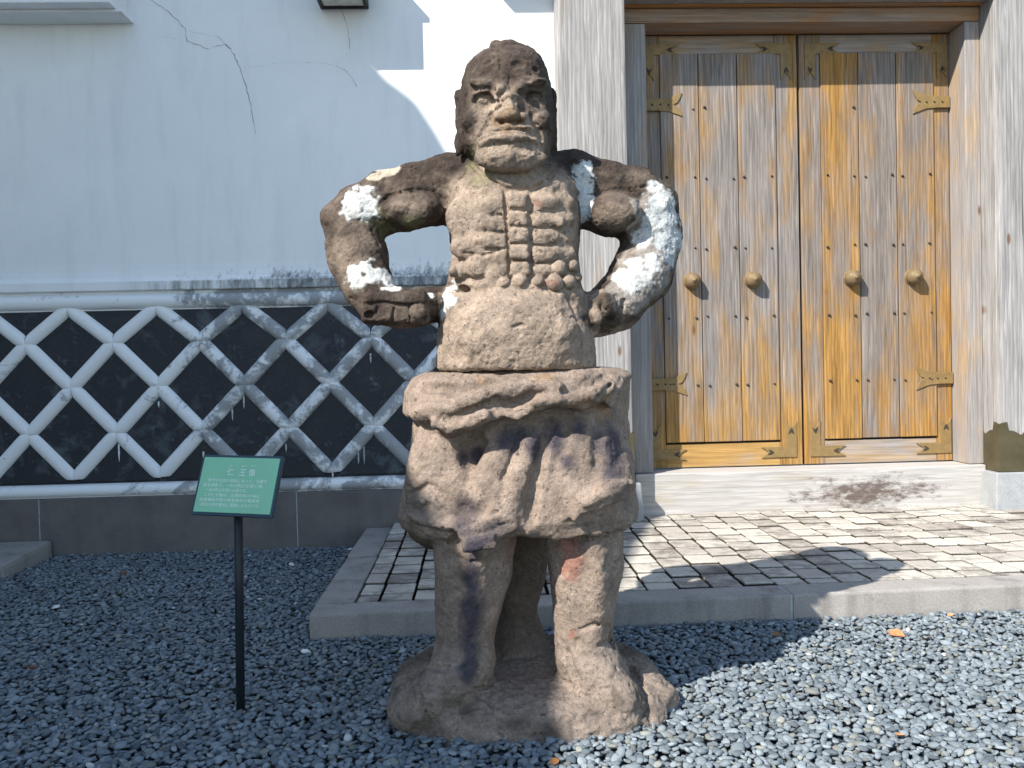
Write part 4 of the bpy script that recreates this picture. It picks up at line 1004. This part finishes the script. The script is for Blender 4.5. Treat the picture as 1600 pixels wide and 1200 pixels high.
col = paint(V, col, PURP, Lw, [(960, 690, 34, 1.8), (955, 740, 30, 1.5), (725, 715, 26), (745, 712, 26), (872, 685, 36, 1.4), (932, 690, 28, 1.6), (885, 720, 28), (800, 685, 30), (835, 700, 24, 1.5), (905, 670, 30)], 0.9, 16, 0.6, 0.9)  # purple stain, with shade below the belt and in the folds painted in
col = paint(V, col, PURP * 0.9, Lw, [(735, 795, 36), (770, 825, 40, 0.7), (720, 815, 30), (745, 850, 36), (765, 838, 36)], 0.9, 22, 0.6, 0.8)
col = paint(V, col, PURP, Lw, [(742 - 0.06 * (y - 860), y, 25, 1.6) for y in range(862, 1050, 12)], 0.9, 22, 0.6, 0.9)
col = paint(V, col, RED, Lw, [(890, 850, 24, 1.2), (888, 890, 18, 1.5), (905, 875, 18), (893, 990, 9)], 0.7, 45, 0.9, 0.6)
col = paint(V, col, RED * 0.8, Lw, [(800, 850, 14), (790, 870, 10)], 0.8, 45, 0.9, 0.4)
col = paint(V, col, RUST, Lw, [(750, 592, 18, .6), (850, 592, 24, .5), (905, 630, 30, .5), (945, 640, 20), (950, 620, 16)], 0.8, 40, 0.8, 0.6)
col = paint(V, col, GREY * 0.75, Lw, [(655, 790, 40), (680, 800, 26)], 0.8, 30, 0.5, 0.6)
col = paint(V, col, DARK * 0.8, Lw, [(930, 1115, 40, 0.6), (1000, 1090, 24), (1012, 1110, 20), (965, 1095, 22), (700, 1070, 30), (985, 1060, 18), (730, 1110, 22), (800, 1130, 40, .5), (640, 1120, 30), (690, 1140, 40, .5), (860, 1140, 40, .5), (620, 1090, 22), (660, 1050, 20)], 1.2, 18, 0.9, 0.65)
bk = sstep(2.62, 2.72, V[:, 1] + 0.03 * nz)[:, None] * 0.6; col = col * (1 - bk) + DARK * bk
fc = V[Q].mean(1); zs = P_(806, 826, 2.4)[2]; lab = np.full(len(Q), 3)
lab[fc[:, 2] > 0.155] = 1
lab[(fc[:, 2] > 0.155) & (fc[:, 0] > P_(828, 900, 2.5)[0])] = 2
lab[(fc[:, 2] > 0.135) & (fc[:, 1] > 2.64)] = 4
knot = (fc[:, 2] > P_(755, 868, 2.35)[2]) & (fc[:, 1] < 2.368)
rear = (fc[:, 1] > 2.61) & (fc[:, 2] > 0.62) & (fc[:, 0] < P_(760, 850, 2.7)[0])
lab[(fc[:, 2] > zs) | knot | rear] = 0
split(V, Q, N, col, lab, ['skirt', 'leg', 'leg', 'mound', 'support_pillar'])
del Lw

# ------------------------------------------------------------------ pebbles
def ico(sub):
    import bmesh
    bm = bmesh.new(); bmesh.ops.create_icosphere(bm, subdivisions=sub, radius=1.0); bm.verts.ensure_lookup_table()
    v = np.array([x.co[:] for x in bm.verts]); f = np.array([[x.index for x in q.verts] for q in bm.faces]); bm.free(); return v, f
def octa():
    import bmesh
    v = [(1, 0, 0), (-1, 0, 0), (0, 1, 0), (0, -1, 0), (0, 0, 1), (0, 0, -1)]
    f = [(0, 2, 4), (2, 1, 4), (1, 3, 4), (3, 0, 4), (2, 0, 5), (1, 2, 5), (3, 1, 5), (0, 3, 5)]
    bm = bmesh.new(); vs = [bm.verts.new(p) for p in v]
    for q in f: bm.faces.new([vs[i] for i in q])
    bmesh.ops.subdivide_edges(bm, edges=bm.edges[:], cuts=1, use_grid_fill=True); bmesh.ops.triangulate(bm, faces=bm.faces[:]); bm.verts.index_update()
    A = np.array([x.co[:] for x in bm.verts]); A /= np.linalg.norm(A, axis=1, keepdims=True); G = np.array([[x.index for x in q.verts] for q in bm.faces]); bm.free(); return A, G
def pebbles(P, sz, base, seed):
    r = np.random.default_rng(seed); n = len(P); v, f = base; nv = len(v)
    W = np.repeat(v[None], n, 0)
    # squarish, lopsided river pebbles
    pw = r.uniform(0.75, 1.0, (n, 1, 1)); W = np.sign(W) * np.abs(W) ** pw; W /= np.linalg.norm(W, axis=2, keepdims=True) ** 0.55
    W = W * (1 + 0.16 * np.sin(3 * W[:, :, [1, 2, 0]] * r.uniform(0.6, 1.4, (n, 1, 3)) + r.uniform(0, 6, (n, 1, 3))))
    sc_ = sz[:, None] * np.stack([r.uniform(0.85, 1.35, n), r.uniform(0.65, 1.0, n), r.uniform(0.32, 0.58, n)], 1)
    W = W * sc_[:, None, :]
    tx = r.normal(0, 0.28, n); ty = r.normal(0, 0.28, n); tz = r.uniform(0, 6.283, n)
    c, s_ = np.cos(tx), np.sin(tx); y, z = W[:, :, 1] * c[:, None] - W[:, :, 2] * s_[:, None], W[:, :, 1] * s_[:, None] + W[:, :, 2] * c[:, None]
    c, s_ = np.cos(ty), np.sin(ty); x, z = W[:, :, 0] * c[:, None] + z * s_[:, None], -W[:, :, 0] * s_[:, None] + z * c[:, None]
    c, s_ = np.cos(tz), np.sin(tz); x, y = x * c[:, None] - y * s_[:, None], x * s_[:, None] + y * c[:, None]
    W = np.stack([x, y, z], 2) + P[:, None]
    t = np.clip(r.normal(0.5, 0.26, n), 0, 1)[:, None]
    col = np.array((0.075, 0.092, 0.106)) * (1 - t) + np.array((0.225, 0.26, 0.28)) * t
    warm = r.random(n) < 0.10; col[warm] = col[warm] * np.array((1.12, 1.0, 0.84))
    pale = r.random(n) < 0.003; col[pale] = np.array((0.42, 0.43, 0.42))
    return W.reshape(-1, 3), (f[None] + (np.arange(n) * nv)[:, None, None]).reshape(-1, 3), np.repeat(col, nv, 0)
sp = 0.0200
gx, gy = np.meshgrid(np.arange(-3.4, 3.6, sp), np.arange(1.75, 4.95, sp * 0.866))
gx = gx + (np.arange(gx.shape[0]) % 2)[:, None] * sp * 0.5
pts = np.stack([gx.ravel(), gy.ravel()], 1); pts += rng.normal(0, sp * 0.26, pts.shape)
x, y = pts[:, 0], pts[:, 1]
keep = (x > -0.62 * y - 0.30) & (x < 0.67 * y + 0.30) & (y < 4.935)
keep &= ~((x > KX0 - 0.004) & (y > KY0 + 0.03 * (x - KX0) - 0.004))
keep &= ~((((x - 0.13) / 0.41) ** 2 + ((y - 2.62) / 0.30) ** 2) < 1)
pts = pts[keep]
pz = rng.uniform(-0.002, 0.012, len(pts)) + 0.007 * (vnoise(np.c_[pts, pts[:, :1] * 0], 4.0) - 0.5)
sz = rng.uniform(0.0092, 0.0150, len(pts)) * np.where(rng.random(len(pts)) < 0.10, 1.3, 1) * np.where(rng.random(len(pts)) < 0.25, 0.78, 1)
P3 = np.c_[pts, pz]; nearm = (P3[:, 1] < 2.75)
A = pebbles(P3[nearm], sz[nearm], ico(2), 1); B = pebbles(P3[~nearm], sz[~nearm], octa(), 2)
pg = fast_mesh('pebble_gravel', np.concatenate([A[0], B[0]]), np.concatenate([A[1], B[1] + len(A[0])]), True, np.concatenate([A[2], B[2]]))
tag(link('pebble_gravel', pg, PEB), 'blue grey river pebbles covering the ground round the statue', 'gravel', kind='stuff')

# ------------------------------------------------------------------ information sign
SP = Vector((-0.735, 2.52, 0.712)); foot = gnd(376, 1112)
sg = empty('information_sign', foot); FB = Vector(foot)
tag(sg, 'small green information sign with white Japanese lettering on a dark post', 'sign')
SR = (Matrix.Rotation(R_(-17.3), 4, 'Z') @ Matrix.Rotation(R_(0.75), 4, 'Y') @ Matrix.Rotation(R_(-22.0), 4, 'X'))
def on_sign(o, x, y, z):
    o.matrix_local = Matrix.Translation(SP - FB) @ SR @ Matrix.Translation((x, y, z)); return o
SW, SH = 0.274, 0.186
fr = on_sign(link('frame', box_me('frame', SW, 0.014, SH, 0.0025), SIGNF, sg), 0, 0.004, 0)
pn = on_sign(link('panel', box_me('panel', SW - 0.016, 0.004, SH - 0.017, 0.0008), SIGNG, sg), 0.001, -0.004, 0.0)
def lettering(txt, size, x, z, name='lettering', align='LEFT', width=None):
    cu = bpy.data.curves.new(name, 'FONT'); cu.body = txt; cu.size = size; cu.align_x = align; cu.resolution_u = 2
    ob = bpy.data.objects.new(name, cu); COL.objects.link(ob); bpy.context.view_layer.update()
    me = bpy.data.meshes.new_from_object(ob.evaluated_get(bpy.context.evaluated_depsgraph_get()))
    bpy.data.objects.remove(ob); bpy.data.curves.remove(cu)
    if len(me.vertices):
        co = np.zeros(len(me.vertices) * 3, np.float32); me.vertices.foreach_get('co', co); co = co.reshape(-1, 3)
        wd = np.ptp(co[:, 0])
        if width: co[:, 0] = (co[:, 0] - co[:, 0].min()) * width / wd
        co = np.stack([co[:, 0], 0 * co[:, 0], co[:, 1]], 1); me.vertices.foreach_set('co', co.ravel()); me.update()
    o = link(name, me, SIGNT, pn); o.location = (x, -0.0026, z); return o
x0 = -SW / 2 + 0.020
for ch, xx in (('仁', -0.040), ('王', 0.001), ('像', 0.033)): lettering(ch, 0.0245, xx, 0.030, align='LEFT')
for ch, xx in (('に', -0.034), ('お う', 0.005), ('ぞ う', 0.037)): lettering(ch, 0.0085, xx, 0.056)
BODY = [(0.016, 0.202, '寺門や仏堂の両側にあって、仏教を'), (0.004, 0.206, '護る神像で、一体は阿(口を開く)像、'), (0.016, 0.140, '一体は吽(口を閉じる)像です。'), (0.014, 0.190, 'この仁王像は、正徳四年(1714)に'), (0.002, 0.202, '高鍋藩秋月家の家老某氏が竜泉寺'), (0.008, 0.200, '(現在の田中墓地)に寄進したものです。')]
for i, (dx, wd, t) in enumerate(BODY): lettering(t, 0.0115, x0 + dx, 0.0085 - i * 0.0148, width=wd)
# post from the foot up to the back of the board
top = SP + SR.to_3x3() @ Vector((0.0, 0.012, -0.02)); dv = top - FB; L = dv.length
me = lathe('post', [(0.0135, -0.03), (0.0135, L * 0.5), (0.0135, L)], 20, 'Z')
po = link('post', me, POLEM, sg); po.rotation_euler = dv.to_track_quat('Z', 'Y').to_euler()
on_sign(link('bracket', box_me('bracket', 0.05, 0.012, 0.07, 0.002), POLEM, sg), 0, 0.0175, -0.02)

# ------------------------------------------------------------------ small loose things
def leaf_thing(px, py, L, ang, c, label, curl=0.35, z=0.016):
    p = gnd(px, py, z); n = 9; v = []; f = []
    for i in range(n):
        t = i / (n - 1); wdt = 0.36 * L * math.sin(math.pi * t ** 0.8) + 0.0006
        for j in (-1, -0.5, 0, 0.5, 1):
            v.append(((t - 0.5) * L, j * wdt, curl * L * (0.35 * j * j * math.sin(math.pi * t) + 0.5 * (t - 0.5) ** 2) + (0 if j else -0.001)))
    for i in range(n - 1):
        for j in range(4): q = i * 5 + j; f.append((q, q + 5, q + 6, q + 1))
    k0 = len(v); f2 = []
    v2 = [(a, b, cc - 0.0006) for a, b, cc in v]; f2 = [tuple(k0 + q for q in reversed(ff)) for ff in f]
    me = mesh('fallen_leaf', v + v2, f + f2, True)
    m = M('leaf_' + str(px), 0.7, 0.3); nn = m.noise(m.obj(), 90, 4, 0.6)
    mt = m.out(m.mix(m.rng(nn, 0.35, 0.7), c, tuple(q * 0.55 for q in c)))
    o = link('fallen_leaf', me, mt, None, p, (random.uniform(-.35, .35), random.uniform(-.3, .3), ang))
    tag(o, label, 'leaf', 'fallen leaves on the gravel')
leaf_thing(1401, 991, 0.065, -1.0, (0.55, 0.22, 0.10), 'large bright orange fallen leaf on gravel near the kerb')
leaf_thing(1446, 999, 0.045, 1.1, (0.20, 0.10, 0.05), 'curled brown leaf on gravel just right of the large orange leaf', 0.8)
leaf_thing(1408, 1149, 0.036, 0.4, (0.60, 0.30, 0.13), 'small orange leaf lying alone on sunlit gravel at lower right')
leaf_thing(1486, 961, 0.032, 0.2, (0.55, 0.27, 0.14), 'small orange leaf lying against the foot of the kerb')
leaf_thing(1214, 991, 0.040, 0.7, (0.22, 0.12, 0.05), 'brown leaf on gravel at the edge of the statue shadow')
leaf_thing(52, 1044, 0.045, 0.3, (0.25, 0.09, 0.04), 'reddish brown leaf on shaded gravel at the far left')
leaf_thing(866, 1190, 0.035, 1.4, (0.32, 0.15, 0.06), 'small tan leaf on pebbles in front of the stone mound')
leaf_thing(195, 897, 0.045, 0.1, (0.18, 0.07, 0.04), 'dull brown leaf on shaded gravel near the wall foot')
def chip(px, py, s, label, seed, c=(0.62, 0.63, 0.61)):
    v, f = ico(2); r = np.random.default_rng(seed); v = v * (1 + r.uniform(-.3, .25, (len(v), 1))) * np.array((s, s * 0.7, s * 0.35))
    o = link('stone_chip', fast_mesh('stone_chip', v, f, False), m_plain('chip_%d' % seed, c, 0.8), None, gnd(px, py, 0.016), (0.2, -0.2, seed))
    tag(o, label, 'stone chip', 'pale stone chips on the gravel')
chip(88, 948, 0.017, 'white stone chip alone on dark gravel at far left', 1)
chip(456, 882, 0.022, 'white flat chip on gravel near the wall right of the sign', 2)
chip(478, 1018, 0.022, 'white chip on gravel below the front corner of the kerb', 3)
chip(390, 868, 0.012, 'small white chip on gravel at the wall foot behind the sign post', 4)
chip(336, 1046, 0.010, 'tiny pale chip on gravel just left of the sign post foot', 5, (0.5, 0.48, 0.42))
chip(547, 858, 0.014, 'pale chip at the corner where kerb meets wall', 6)
